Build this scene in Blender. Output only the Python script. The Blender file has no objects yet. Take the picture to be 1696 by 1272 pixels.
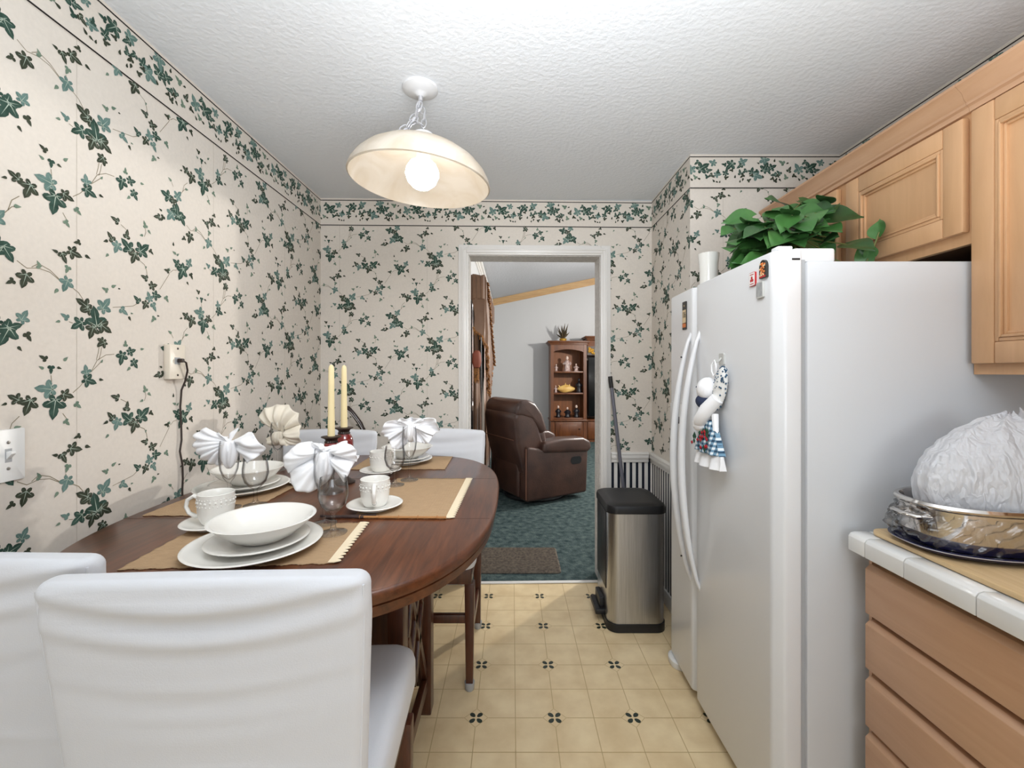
import bpy, bmesh, math, random
from mathutils import Vector, Matrix
R = math.radians
rnd = random.Random(7)
scn = bpy.context.scene
col = scn.collection
PI = math.pi

# ------------------------------------------------------------------ colour and materials
def lin(c):
    out = []
    for v in c[:3]:
        v = v / 255.0
        out.append(v / 12.92 if v <= 0.04045 else ((v + 0.055) / 1.055) ** 2.4)
    return (out[0], out[1], out[2], 1.0)

def newmat(name):
    m = bpy.data.materials.new(name)
    m.use_nodes = True
    nt = m.node_tree
    return m, nt, nt.nodes['Principled BSDF']

def setin(b, key, v):
    if key in b.inputs:
        b.inputs[key].default_value = v

def mat(name, c, rough=0.5, metal=0.0, spec=0.5, var=0.0, vscale=8.0, bump=0.0, bscale=60.0, stretch=(1, 1, 1), coat=0.0, sheen=0.0, c2=None, detail=4.0):
    m, nt, b = newmat(name)
    b.inputs['Base Color'].default_value = lin(c)
    b.inputs['Roughness'].default_value = rough
    b.inputs['Metallic'].default_value = metal
    setin(b, 'Specular IOR Level', spec)
    setin(b, 'Coat Weight', coat)
    setin(b, 'Sheen Weight', sheen)
    if var or c2 or bump:
        tc = nt.nodes.new('ShaderNodeTexCoord'); mp = nt.nodes.new('ShaderNodeMapping')
        mp.inputs['Scale'].default_value = stretch
        nt.links.new(tc.outputs['Object'], mp.inputs['Vector'])
    if var or c2:
        n = nt.nodes.new('ShaderNodeTexNoise'); n.inputs['Scale'].default_value = vscale; n.inputs['Detail'].default_value = detail
        nt.links.new(mp.outputs['Vector'], n.inputs['Vector'])
        rp = nt.nodes.new('ShaderNodeValToRGB')
        rp.color_ramp.elements[0].position = 0.3; rp.color_ramp.elements[1].position = 0.7
        if c2:
            rp.color_ramp.elements[0].color = lin(c2); rp.color_ramp.elements[1].color = lin(c)
        else:
            rp.color_ramp.elements[0].color = lin([max(0, v * (1 - var)) for v in c]); rp.color_ramp.elements[1].color = lin([min(255, v * (1 + var)) for v in c])
        nt.links.new(n.outputs['Fac'], rp.inputs['Fac']); nt.links.new(rp.outputs['Color'], b.inputs['Base Color'])
    if bump:
        n2 = nt.nodes.new('ShaderNodeTexNoise'); n2.inputs['Scale'].default_value = bscale; n2.inputs['Detail'].default_value = 3
        nt.links.new(mp.outputs['Vector'], n2.inputs['Vector'])
        bp = nt.nodes.new('ShaderNodeBump'); bp.inputs['Strength'].default_value = bump; bp.inputs['Distance'].default_value = 0.01
        nt.links.new(n2.outputs['Fac'], bp.inputs['Height']); nt.links.new(bp.outputs['Normal'], b.inputs['Normal'])
    return m

def wood(name, dark, light, axis='X', scale=6.0, rough=0.35, ratio=14.0, coat=0.2, contrast=(0.3, 0.72), rings=0.35):
    m, nt, b = newmat(name)
    tc = nt.nodes.new('ShaderNodeTexCoord'); mp = nt.nodes.new('ShaderNodeMapping')
    s = [ratio, ratio, ratio]; s['XYZ'.index(axis)] = 1.0
    mp.inputs['Scale'].default_value = s
    nt.links.new(tc.outputs['Object'], mp.inputs['Vector'])
    n = nt.nodes.new('ShaderNodeTexNoise'); n.inputs['Scale'].default_value = scale; n.inputs['Detail'].default_value = 6; n.inputs['Roughness'].default_value = 0.6; n.inputs['Distortion'].default_value = 0.6
    nt.links.new(mp.outputs['Vector'], n.inputs['Vector'])
    n2 = nt.nodes.new('ShaderNodeTexNoise'); n2.inputs['Scale'].default_value = scale * 0.35; n2.inputs['Detail'].default_value = 2
    nt.links.new(mp.outputs['Vector'], n2.inputs['Vector'])
    mx = nt.nodes.new('ShaderNodeMath'); mx.operation = 'MULTIPLY_ADD'; mx.inputs[1].default_value = rings; 
    nt.links.new(n2.outputs['Fac'], mx.inputs[0])
    m2 = nt.nodes.new('ShaderNodeMath'); m2.operation = 'MULTIPLY'; m2.inputs[1].default_value = 1 - rings
    nt.links.new(n.outputs['Fac'], m2.inputs[0]); nt.links.new(m2.outputs[0], mx.inputs[2])
    rp = nt.nodes.new('ShaderNodeValToRGB')
    rp.color_ramp.elements[0].position = contrast[0]; rp.color_ramp.elements[1].position = contrast[1]
    rp.color_ramp.elements[0].color = lin(dark); rp.color_ramp.elements[1].color = lin(light)
    nt.links.new(mx.outputs[0], rp.inputs['Fac']); nt.links.new(rp.outputs['Color'], b.inputs['Base Color'])
    b.inputs['Roughness'].default_value = rough
    setin(b, 'Coat Weight', coat); setin(b, 'Coat Roughness', 0.25)
    return m

def glassmat(name, tint=(1, 1, 1, 1), ior=1.45, rough=0.02):
    m = bpy.data.materials.new(name); m.use_nodes = True
    nt = m.node_tree; nt.nodes.clear()
    out = nt.nodes.new('ShaderNodeOutputMaterial'); mix = nt.nodes.new('ShaderNodeMixShader')
    tr = nt.nodes.new('ShaderNodeBsdfTransparent'); gl = nt.nodes.new('ShaderNodeBsdfGlossy'); fr = nt.nodes.new('ShaderNodeLayerWeight'); pw = nt.nodes.new('ShaderNodeMath'); ma = nt.nodes.new('ShaderNodeMath')
    tr.inputs['Color'].default_value = tint; gl.inputs['Roughness'].default_value = rough; pw.operation = 'POWER'; pw.inputs[1].default_value = 3.0; ma.operation = 'MULTIPLY_ADD'; ma.inputs[1].default_value = .55 * (ior - 1) / .45; ma.inputs[2].default_value = .045 * (ior - 1) / .45
    fr.inputs['Blend'].default_value = .5; nt.links.new(fr.outputs['Facing'], pw.inputs[0]); nt.links.new(pw.outputs[0], ma.inputs[0])
    rp = nt.nodes.new('ShaderNodeValToRGB'); rp.color_ramp.elements[0].position = .35; rp.color_ramp.elements[0].color = tint; rp.color_ramp.elements[1].position = .97; rp.color_ramp.elements[1].color = (.36, .36, .37, 1)
    nt.links.new(fr.outputs['Facing'], rp.inputs['Fac']); nt.links.new(rp.outputs['Color'], tr.inputs['Color'])
    nt.links.new(ma.outputs[0], mix.inputs[0]); nt.links.new(tr.outputs[0], mix.inputs[1]); nt.links.new(gl.outputs[0], mix.inputs[2])
    nt.links.new(mix.outputs[0], out.inputs['Surface'])
    return m

def emitmat(name, c, strength):
    m, nt, b = newmat(name)
    b.inputs['Base Color'].default_value = lin(c)
    setin(b, 'Emission Color', lin(c)); setin(b, 'Emission Strength', strength)
    return m

M = {}
M['paper'] = mat('wallpaper_cream', (220, 212, 202), 0.75, spec=0.25, var=0.012, vscale=90, stretch=(1, 1, 1), bump=0.0)
M['leafD'] = mat('ivy_dark_green', (38, 62, 52), 0.7, spec=0.2, c2=(64, 90, 80), vscale=45)
M['leafB'] = mat('ivy_olive', (48, 54, 42), 0.7, spec=0.2, c2=(70, 76, 62), vscale=45)
M['leafT'] = mat('ivy_teal', (112, 138, 132), 0.7, spec=0.2, c2=(86, 114, 108), vscale=40)
M['leafG'] = mat('ivy_grey_green', (124, 142, 124), 0.7, spec=0.2, c2=(98, 120, 104), vscale=45)
M['vein'] = mat('ivy_vein', (170, 184, 170), 0.7, spec=0.2)
M['stem'] = mat('ivy_stem', (140, 130, 108), 0.7, spec=0.2)
M['line'] = mat('border_line', (44, 40, 38), 0.7, spec=0.2)
M['seam'] = mat('paper_seam', (186, 177, 163), 0.8, spec=0.2)
M['stripeW'] = mat('stripe_white', (228, 225, 220), 0.7, spec=0.25)
M['stripeN'] = mat('stripe_navy', (30, 34, 48), 0.7, spec=0.25)
M['trim'] = mat('trim_white', (230, 227, 223), 0.35, spec=0.5)
M['ceil'] = mat('ceiling_texture', (232, 235, 240), 0.85, spec=0.2, bump=0.30, bscale=60)
M['drywall'] = mat('drywall_texture', (206, 202, 198), 0.8, spec=0.2, bump=0.5, bscale=70, var=0.05, vscale=60)
M['vinyl'] = mat('vinyl_cream', (240, 218, 176), 0.38, spec=0.4, c2=(222, 196, 152), vscale=9, detail=8)
M['grout'] = mat('vinyl_line', (198, 170, 122), 0.45)
M['petal'] = mat('vinyl_petal_green', (34, 46, 36), 0.4)
M['carpet'] = mat('carpet_teal', (90, 104, 102), 0.95, spec=0.1, c2=(42, 58, 62), vscale=20, bump=0.9, bscale=90, detail=6)
M['livwall'] = mat('living_wall', (198, 199, 200), 0.8, spec=0.2)
M['livceil'] = mat('living_ceiling', (192, 194, 198), 0.85, spec=0.2, bump=0.4, bscale=30)
M['oaktrim'] = wood('oak_trim', (176, 140, 96), (206, 172, 124), 'X', 4, rough=0.45)
M['maple'] = wood('maple_cabinet', (200, 154, 112), (220, 174, 130), 'Z', 3.0, rough=0.4, ratio=9, coat=0.25, contrast=(0.25, 0.75))
M['mapleH'] = wood('maple_cabinet_h', (188, 144, 110), (212, 170, 136), 'Y', 3.0, rough=0.4, ratio=9, coat=0.25, contrast=(0.25, 0.75))
M['mapleL'] = mat('maple_edge', (236, 208, 172), 0.4, coat=0.2)
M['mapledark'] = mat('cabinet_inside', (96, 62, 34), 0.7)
M['tablewood'] = wood('table_wood', (54, 25, 12), (116, 66, 38), 'Y', 5.0, rough=0.3, ratio=12, coat=0.2, contrast=(0.3, 0.7))
M['darkwood'] = wood('chair_wood', (52, 24, 14), (96, 50, 28), 'Z', 6.0, rough=0.35, ratio=10, coat=0.3)
M['slip'] = mat('slipcover_white', (222, 224, 229), 0.8, spec=0.2, bump=0.06, bscale=420, sheen=0.2)
M['napkin'] = mat('napkin_white', (244, 244, 246), 0.8, spec=0.2, bump=0.08, bscale=380, sheen=0.2)
M['napcream'] = mat('napkin_cream', (240, 232, 216), 0.8, spec=0.2, bump=0.08, bscale=380, sheen=0.2)
M['china'] = mat('china_white', (242, 240, 234), 0.12, spec=0.5, coat=0.4)
M['glass'] = glassmat('clear_glass')
M['mat_tan'] = mat('placemat_tan', (190, 160, 126), 0.85, spec=0.15, var=0.05, vscale=30, stretch=(1, 14, 1), bump=0.5, bscale=40)
M['lace'] = mat('lace_cream', (240, 224, 194), 0.85, spec=0.15)
M['tanedge'] = mat('placemat_cord', (176, 124, 74), 0.7)
M['darkstick'] = mat('dark_stick', (62, 46, 44), 0.5)
M['candle'] = mat('candle_ivory', (238, 220, 172), 0.45, spec=0.4)
M['redglaze'] = mat('red_glaze', (132, 18, 12), 0.12, coat=0.8, c2=(100, 12, 8), vscale=20)
M['bronze'] = mat('dark_bronze', (52, 38, 32), 0.45, metal=0.2)
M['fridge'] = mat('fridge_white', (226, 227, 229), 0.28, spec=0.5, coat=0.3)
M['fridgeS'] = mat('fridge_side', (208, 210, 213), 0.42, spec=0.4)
M['gasket'] = mat('gasket_grey', (170, 172, 174), 0.6)
M['blackpl'] = mat('black_plastic', (26, 26, 28), 0.42, spec=0.45)
M['steel'] = mat('brushed_steel', (184, 185, 188), 0.3, metal=1.0, var=0.06, vscale=10, stretch=(30, 30, 0.6))
M['chrome'] = mat('pan_steel', (206, 202, 198), 0.09, metal=1.0)
M['navy'] = mat('navy_enamel', (28, 30, 74), 0.15, coat=0.5)
M['whiteline'] = mat('white_enamel', (206, 206, 216), 0.2, coat=0.4)
M['board'] = wood('board_wood', (198, 164, 116), (226, 198, 154), 'Y', 4.0, rough=0.5, ratio=18, coat=0.05)
M['tile'] = mat('counter_tile', (234, 233, 230), 0.16, spec=0.5, coat=0.3)
M['tilegrout'] = mat('counter_grout', (200, 198, 192), 0.7)
M['potleaf'] = mat('pothos_leaf', (76, 122, 62), 0.35, spec=0.5, c2=(46, 92, 42), vscale=7)
M['potleaf2'] = mat('pothos_leaf_dark', (54, 92, 48), 0.35, spec=0.5, c2=(36, 68, 34), vscale=7)
M['potstem'] = mat('pothos_stem', (112, 116, 62), 0.6)
M['terra'] = mat('pot_brown', (116, 68, 40), 0.6)
M['soil'] = mat('soil', (44, 32, 24), 0.95)
M['wplastic'] = mat('white_plastic', (236, 236, 234), 0.35)
M['ivory'] = mat('ivory_plastic', (226, 216, 200), 0.35)
M['screw'] = mat('screw_metal', (150, 148, 144), 0.35, metal=0.8)
M['cord'] = mat('brown_cord', (48, 36, 30), 0.5)
M['galv'] = mat('lamp_chain', (196, 196, 200), 0.35, metal=0.6)
M['lampwhite'] = mat('lamp_canopy', (220, 220, 222), 0.4)
M['leather'] = mat('leather_brown', (80, 54, 44), 0.34, spec=0.5, c2=(58, 38, 32), vscale=6, bump=0.15, bscale=120, coat=0.15)
M['leatherL'] = mat('leather_seam', (112, 74, 56), 0.45)
M['cherry'] = wood('cherry_wood', (72, 36, 14), (122, 70, 32), 'Z', 3.0, rough=0.4, ratio=8, coat=0.2)
M['cherryin'] = wood('cherry_back', (110, 62, 26), (150, 90, 42), 'Z', 3.0, rough=0.5, ratio=8, coat=0.1)
M['tv'] = mat('tv_black', (8, 8, 9), 0.2)
M['gold'] = mat('gold_ornament', (214, 168, 74), 0.35, metal=0.5)
M['shell'] = mat('shell_yellow', (226, 192, 116), 0.45, c2=(206, 160, 84), vscale=10)
M['figL'] = mat('figurine_pale', (214, 190, 176), 0.4)
M['figM'] = mat('figurine_mauve', (134, 92, 86), 0.4, c2=(210, 196, 190), vscale=30)
M['figD'] = mat('figurine_dark', (26, 24, 30), 0.4)
M['agave'] = mat('agave_leaf', (76, 64, 42), 0.6)
M['curtain'] = mat('curtain_brown', (124, 88, 58), 0.42, spec=0.5, sheen=0.6, c2=(100, 66, 42), vscale=5)
M['curtaing'] = mat('curtain_grey', (122, 112, 102), 0.6, sheen=0.3)
M['fringe'] = mat('fringe_gold', (168, 112, 52), 0.7, c2=(70, 38, 20), vscale=60)
M['lining'] = mat('lining_silver', (206, 204, 202), 0.45)
M['rust'] = mat('tieback_rust', (126, 60, 38), 0.6)
M['mat_brown'] = mat('doormat_brown', (122, 110, 96), 0.95, c2=(76, 68, 62), vscale=60)
M['towelblue'] = mat('towel_blue', (60, 92, 118), 0.9)
M['towelred'] = mat('towel_red', (170, 28, 40), 0.9)
M['towelgreen'] = mat('towel_green', (34, 74, 56), 0.9)
M['towelnavy'] = mat('towel_navy', (44, 54, 82), 0.9)
M['clearhook'] = mat('hook_grey', (196, 196, 192), 0.2)
M['pole'] = mat('pole_grey', (112, 112, 122), 0.35, metal=0.3)
M['canewood'] = mat('handle_dark', (40, 22, 18), 0.3, coat=0.3)
M['orange'] = mat('print_orange', (214, 120, 56), 0.5)
M['printcream'] = mat('print_cream', (224, 198, 156), 0.5)
M['printdark'] = mat('print_dark', (40, 38, 34), 0.5)
M['printred'] = mat('print_red', (186, 40, 44), 0.5)
M['photogrey'] = mat('print_grey', (176, 178, 178), 0.4, c2=(146, 148, 150), vscale=60)

# translucent lamp shade glass
def shademat():
    m = bpy.data.materials.new('alabaster_glass'); m.use_nodes = True
    nt = m.node_tree; b = nt.nodes['Principled BSDF']; out = nt.nodes['Material Output']
    tc = nt.nodes.new('ShaderNodeTexCoord'); n = nt.nodes.new('ShaderNodeTexNoise'); n.inputs['Scale'].default_value = 5; n.inputs['Detail'].default_value = 5; n.inputs['Distortion'].default_value = 1.5
    nt.links.new(tc.outputs['Object'], n.inputs['Vector'])
    rp = nt.nodes.new('ShaderNodeValToRGB'); rp.color_ramp.elements[0].color = lin((208, 196, 178)); rp.color_ramp.elements[1].color = lin((218, 210, 198))
    rp.color_ramp.elements[0].position = 0.35; rp.color_ramp.elements[1].position = 0.6
    nt.links.new(n.outputs['Fac'], rp.inputs['Fac']); nt.links.new(rp.outputs['Color'], b.inputs['Base Color'])
    b.inputs['Roughness'].default_value = 0.25
    tl = nt.nodes.new('ShaderNodeBsdfTranslucent'); nt.links.new(rp.outputs['Color'], tl.inputs['Color'])
    mx = nt.nodes.new('ShaderNodeMixShader'); mx.inputs[0].default_value = 0.3
    nt.links.new(b.outputs[0], mx.inputs[1]); nt.links.new(tl.outputs[0], mx.inputs[2]); nt.links.new(mx.outputs[0], out.inputs['Surface'])
    return m
M['shade'] = shademat()

def bagmat():
    m = bpy.data.materials.new('plastic_bag_film'); m.use_nodes = True
    nt = m.node_tree; b = nt.nodes['Principled BSDF']; out = nt.nodes['Material Output']
    b.inputs['Base Color'].default_value = lin((250, 250, 252)); b.inputs['Roughness'].default_value = 0.3
    tl = nt.nodes.new('ShaderNodeBsdfTranslucent'); tl.inputs['Color'].default_value = lin((236, 238, 246))
    tr = nt.nodes.new('ShaderNodeBsdfTransparent')
    mx = nt.nodes.new('ShaderNodeMixShader'); mx.inputs[0].default_value = 0.3
    nt.links.new(b.outputs[0], mx.inputs[1]); nt.links.new(tl.outputs[0], mx.inputs[2])
    m2 = nt.nodes.new('ShaderNodeMixShader'); m2.inputs[0].default_value = 0.12
    tc = nt.nodes.new('ShaderNodeTexCoord'); mp = nt.nodes.new('ShaderNodeMapping'); mp.inputs['Scale'].default_value = (9, 9, 3.5); mp.inputs['Rotation'].default_value = (.3, .5, .2); nt.links.new(tc.outputs['Object'], mp.inputs['Vector'])
    nz = nt.nodes.new('ShaderNodeTexVoronoi'); nz.feature = 'DISTANCE_TO_EDGE'; nz.inputs['Scale'].default_value = 1.6
    n1 = nt.nodes.new('ShaderNodeTexNoise'); n1.inputs['Scale'].default_value = 1.2; n1.inputs['Detail'].default_value = 4; nt.links.new(mp.outputs['Vector'], n1.inputs['Vector']); nt.links.new(n1.outputs['Color'], nz.inputs['Vector'])
    nz.inputs['Scale'].default_value = 7
    bp = nt.nodes.new('ShaderNodeBump'); bp.inputs['Strength'].default_value = .5; bp.inputs['Distance'].default_value = .03; nt.links.new(nz.outputs['Distance'], bp.inputs['Height']); nt.links.new(bp.outputs['Normal'], b.inputs['Normal'])
    nt.links.new(mx.outputs[0], m2.inputs[1]); nt.links.new(tr.outputs[0], m2.inputs[2])
    nt.links.new(m2.outputs[0], out.inputs['Surface'])
    return m
M['bag'] = bagmat()
M['wrap'] = glassmat('plastic_wrap', (0.97, 0.97, 0.98, 1), 1.75, 0.16)
M['windowglass'] = glassmat('window_glass')

# ------------------------------------------------------------------ mesh builder
class MB:
    def __init__(s):
        s.v = []; s.f = []; s.m = []
    def add(s, verts, faces, mi=0, T=None):
        o = len(s.v)
        if T is not None:
            verts = [tuple(T @ Vector(p)) for p in verts]
        s.v += [tuple(p) for p in verts]
        for f in faces:
            s.f.append([i + o for i in f]); s.m.append(mi)
        return s
    def box(s, x0, x1, y0, y1, z0, z1, mi=0, T=None):
        v = [(x0, y0, z0), (x1, y0, z0), (x1, y1, z0), (x0, y1, z0), (x0, y0, z1), (x1, y0, z1), (x1, y1, z1), (x0, y1, z1)]
        return s.add(v, [(0, 3, 2, 1), (4, 5, 6, 7), (0, 1, 5, 4), (1, 2, 6, 5), (2, 3, 7, 6), (3, 0, 4, 7)], mi, T)
    def loft(s, rings, mi=0, cap0=True, cap1=True, closed=True, T=None):
        n = len(rings[0]); v = [p for r in rings for p in r]; f = []
        for i in range(len(rings) - 1):
            for j in range(n if closed else n - 1):
                a = i * n + j; b = i * n + (j + 1) % n
                f.append((a, b, b + n, a + n))
        if cap0: f.append(tuple(range(n - 1, -1, -1)))
        if cap1: f.append(tuple(range((len(rings) - 1) * n, len(rings) * n)))
        return s.add(v, f, mi, T)
    def lathe(s, prof, n=32, mi=0, c=(0, 0, 0), sx=1.0, sy=1.0, T=None, cap0=True, cap1=True):
        rings = []
        for r, z in prof:
            rings.append([(c[0] + sx * r * math.cos(2 * PI * k / n), c[1] + sy * r * math.sin(2 * PI * k / n), c[2] + z) for k in range(n)])
        return s.loft(rings, mi, cap0, cap1, True, T)
    def tube(s, pts, rad, n=10, mi=0, closed=False, flat=1.0):
        pts = [Vector(p) for p in pts]; m = len(pts)
        rings = []; up = None
        for i in range(m):
            if closed: t = pts[(i + 1) % m] - pts[i - 1]
            else: t = pts[min(i + 1, m - 1)] - pts[max(i - 1, 0)]
            t.normalize()
            if up is None:
                up = Vector((0, 0, 1)) if abs(t.z) < 0.9 else Vector((1, 0, 0))
            a = t.cross(up)
            if a.length < 1e-6: a = t.cross(Vector((0, 1, 0)))
            a.normalize(); b = a.cross(t).normalized(); up = b
            r = rad[i] if isinstance(rad, (list, tuple)) else rad
            rings.append([tuple(pts[i] + a * (r * flat * math.cos(2 * PI * k / n)) + b * (r * math.sin(2 * PI * k / n))) for k in range(n)])
        if closed:
            rings.append(rings[0])
            return s.loft(rings, mi, False, False)
        return s.loft(rings, mi)
    def prism(s, poly, h0, h1, mi=0, plane='XY', T=None):
        def P(a, b, h):
            return (a, b, h) if plane == 'XY' else ((a, h, b) if plane == 'XZ' else (h, a, b))
        r0 = [P(a, b, h0) for a, b in poly]; r1 = [P(a, b, h1) for a, b in poly]
        return s.loft([r0, r1], mi, True, True, True, T)
    def grid(s, fn, nu, nv, mi=0, T=None):
        v = [fn(i / nu, j / nv) for j in range(nv + 1) for i in range(nu + 1)]
        f = [(j * (nu + 1) + i, j * (nu + 1) + i + 1, (j + 1) * (nu + 1) + i + 1, (j + 1) * (nu + 1) + i) for j in range(nv) for i in range(nu)]
        return s.add(v, f, mi, T)
    def build(s, name, mats, parent=None, bevel=0.0, segs=2, smooth=True, angle=40, solid=0.0, loc=None, fixn=True):
        me = bpy.data.meshes.new(name)
        me.from_pydata(s.v, [], s.f)
        if not isinstance(mats, (list, tuple)): mats = [mats]
        for m_ in mats: me.materials.append(M[m_] if isinstance(m_, str) else m_)
        me.polygons.foreach_set('material_index', s.m)
        bm = bmesh.new(); bm.from_mesh(me)
        if fixn: bmesh.ops.recalc_face_normals(bm, faces=bm.faces)
        if bevel:
            ed = [e for e in bm.edges if len(e.link_faces) == 2 and e.calc_face_angle(0) > R(30)]
            bmesh.ops.bevel(bm, geom=ed, offset=bevel, segments=segs, profile=0.5, affect='EDGES', clamp_overlap=True)
        bm.to_mesh(me); bm.free()
        if smooth:
            me.polygons.foreach_set('use_smooth', [True] * len(me.polygons))
            me.set_sharp_from_angle(angle=R(angle))
        me.update()
        o = bpy.data.objects.new(name, me); col.objects.link(o)
        if parent is not None: o.parent = parent
        if loc: o.location = loc
        if solid:
            md = o.modifiers.new('solid', 'SOLIDIFY'); md.thickness = solid; md.offset = 0
        return o

def tag(o, label, cat, group=None, kind=None):
    o['label'] = label; o['category'] = cat
    if group: o['group'] = group
    if kind: o['kind'] = kind
    return o

def thing(name, label, cat, loc=(0, 0, 0), rz=0.0, group=None, rot=None):
    o = bpy.data.objects.new(name, None); o.empty_display_size = 0.05
    col.objects.link(o); o.location = loc
    o.rotation_euler = rot if rot else (0, 0, rz)
    return tag(o, label, cat, group)

def struct(o):
    o['kind'] = 'structure'; return o

def copy_tree(root, loc, rz, label, group=None):
    r = root.copy(); col.objects.link(r); r.location = loc; r.rotation_euler = (0, 0, rz)
    r['label'] = label
    if group: r['group'] = group
    for ch in list(root.children):
        c = ch.copy(); col.objects.link(c); c.parent = r
        for g in list(ch.children):
            d = g.copy(); col.objects.link(d); d.parent = c
    return r

def text_obj(name, body, size, m, parent, loc, rot, extrude=0.0003, sx=1.0):
    cu = bpy.data.curves.new(name, 'FONT'); cu.body = body; cu.size = size; cu.extrude = extrude
    cu.align_x = 'CENTER'; cu.align_y = 'CENTER'
    cu.materials.append(M[m])
    tmp = bpy.data.objects.new('tmp_text', cu); col.objects.link(tmp)
    me = bpy.data.meshes.new_from_object(tmp.evaluated_get(bpy.context.evaluated_depsgraph_get()))
    bpy.data.objects.remove(tmp); bpy.data.curves.remove(cu)
    o = bpy.data.objects.new(name, me); col.objects.link(o); o.parent = parent
    o.location = loc; o.rotation_euler = rot; o.scale = (sx, 1, 1)
    return o

def rrect(x0, x1, y0, y1, r, n=6):
    p = []
    for cx, cy, a0 in ((x1 - r, y1 - r, 0), (x0 + r, y1 - r, 90), (x0 + r, y0 + r, 180), (x1 - r, y0 + r, 270)):
        for k in range(n + 1):
            a = R(a0 + 90 * k / n); p.append((cx + r * math.cos(a), cy + r * math.sin(a)))
    return p

def superell(cx, cy, a, b, n, k=72):
    p = []
    for i in range(k):
        t = 2 * PI * i / k; c, s_ = math.cos(t), math.sin(t)
        p.append((cx + a * math.copysign(abs(c) ** (2 / n), c), cy + b * math.copysign(abs(s_) ** (2 / n), s_)))
    return p

# ------------------------------------------------------------------ camera
H = 1.34; F = 718.0
cam = bpy.data.cameras.new('camera'); cam.sensor_width = 36.0; cam.sensor_fit = 'HORIZONTAL'
cam.lens = 36.0 * F / 1696.0; cam.shift_y = -20.0 / 1696.0; cam.clip_start = 0.02
co = bpy.data.objects.new('camera', cam); col.objects.link(co)
co.location = (0, 0, H); co.rotation_euler = (R(90), 0, 0)
scn.camera = co

# ------------------------------------------------------------------ room shell
CEIL = 2.43; XL = -1.2; XR = 1.64; YR = -2.6
CA = Vector((-1.2, 2.717)); CB = Vector((0.8915, 2.765)); CC = Vector((0.8915, 2.171)); CD = Vector((XR, 2.171))
L_BACK = (CB - CA).length; L_JOG = 0.594; L_ALC = XR - 0.8915
dB = (CB - CA).normalized(); nB = Vector((dB.y, -dB.x))
def W_left(s, z, o=0.0): return (XL + o, CA.y + s, z)
def W_back(s, z, o=0.0):
    p = CA + dB * s + nB * o; return (p.x, p.y, z)
def W_jog(s, z, o=0.0): return (CB.x - o, CB.y - (s - L_BACK), z)
def W_alc(s, z, o=0.0): return (CC.x + (s - L_BACK - L_JOG), CC.y - o, z)
def W_right(s, z, o=0.0): return (XR - o, CD.y - (s - L_BACK - L_JOG - L_ALC), z)
S_J = L_BACK; S_A = S_J + L_JOG; S_R = S_A + L_ALC
def backs(x): return (x - CA.x) / dB.x            # s on the back wall at world x

def wbox(mb, W, s0, s1, z0, z1, o0, o1, mi=0):
    v = [W(s0, z0, o0), W(s1, z0, o0), W(s1, z0, o1), W(s0, z0, o1), W(s0, z1, o0), W(s1, z1, o0), W(s1, z1, o1), W(s0, z1, o1)]
    mb.add(v, [(0, 3, 2, 1), (4, 5, 6, 7), (0, 1, 5, 4), (1, 2, 6, 5), (2, 3, 7, 6), (3, 0, 4, 7)], mi)
def wquad(mb, W, s0, s1, z0, z1, o, mi):
    mb.add([W(s0, z0, o), W(s1, z0, o), W(s1, z1, o), W(s0, z1, o)], [(0, 1, 2, 3)], mi)

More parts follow.
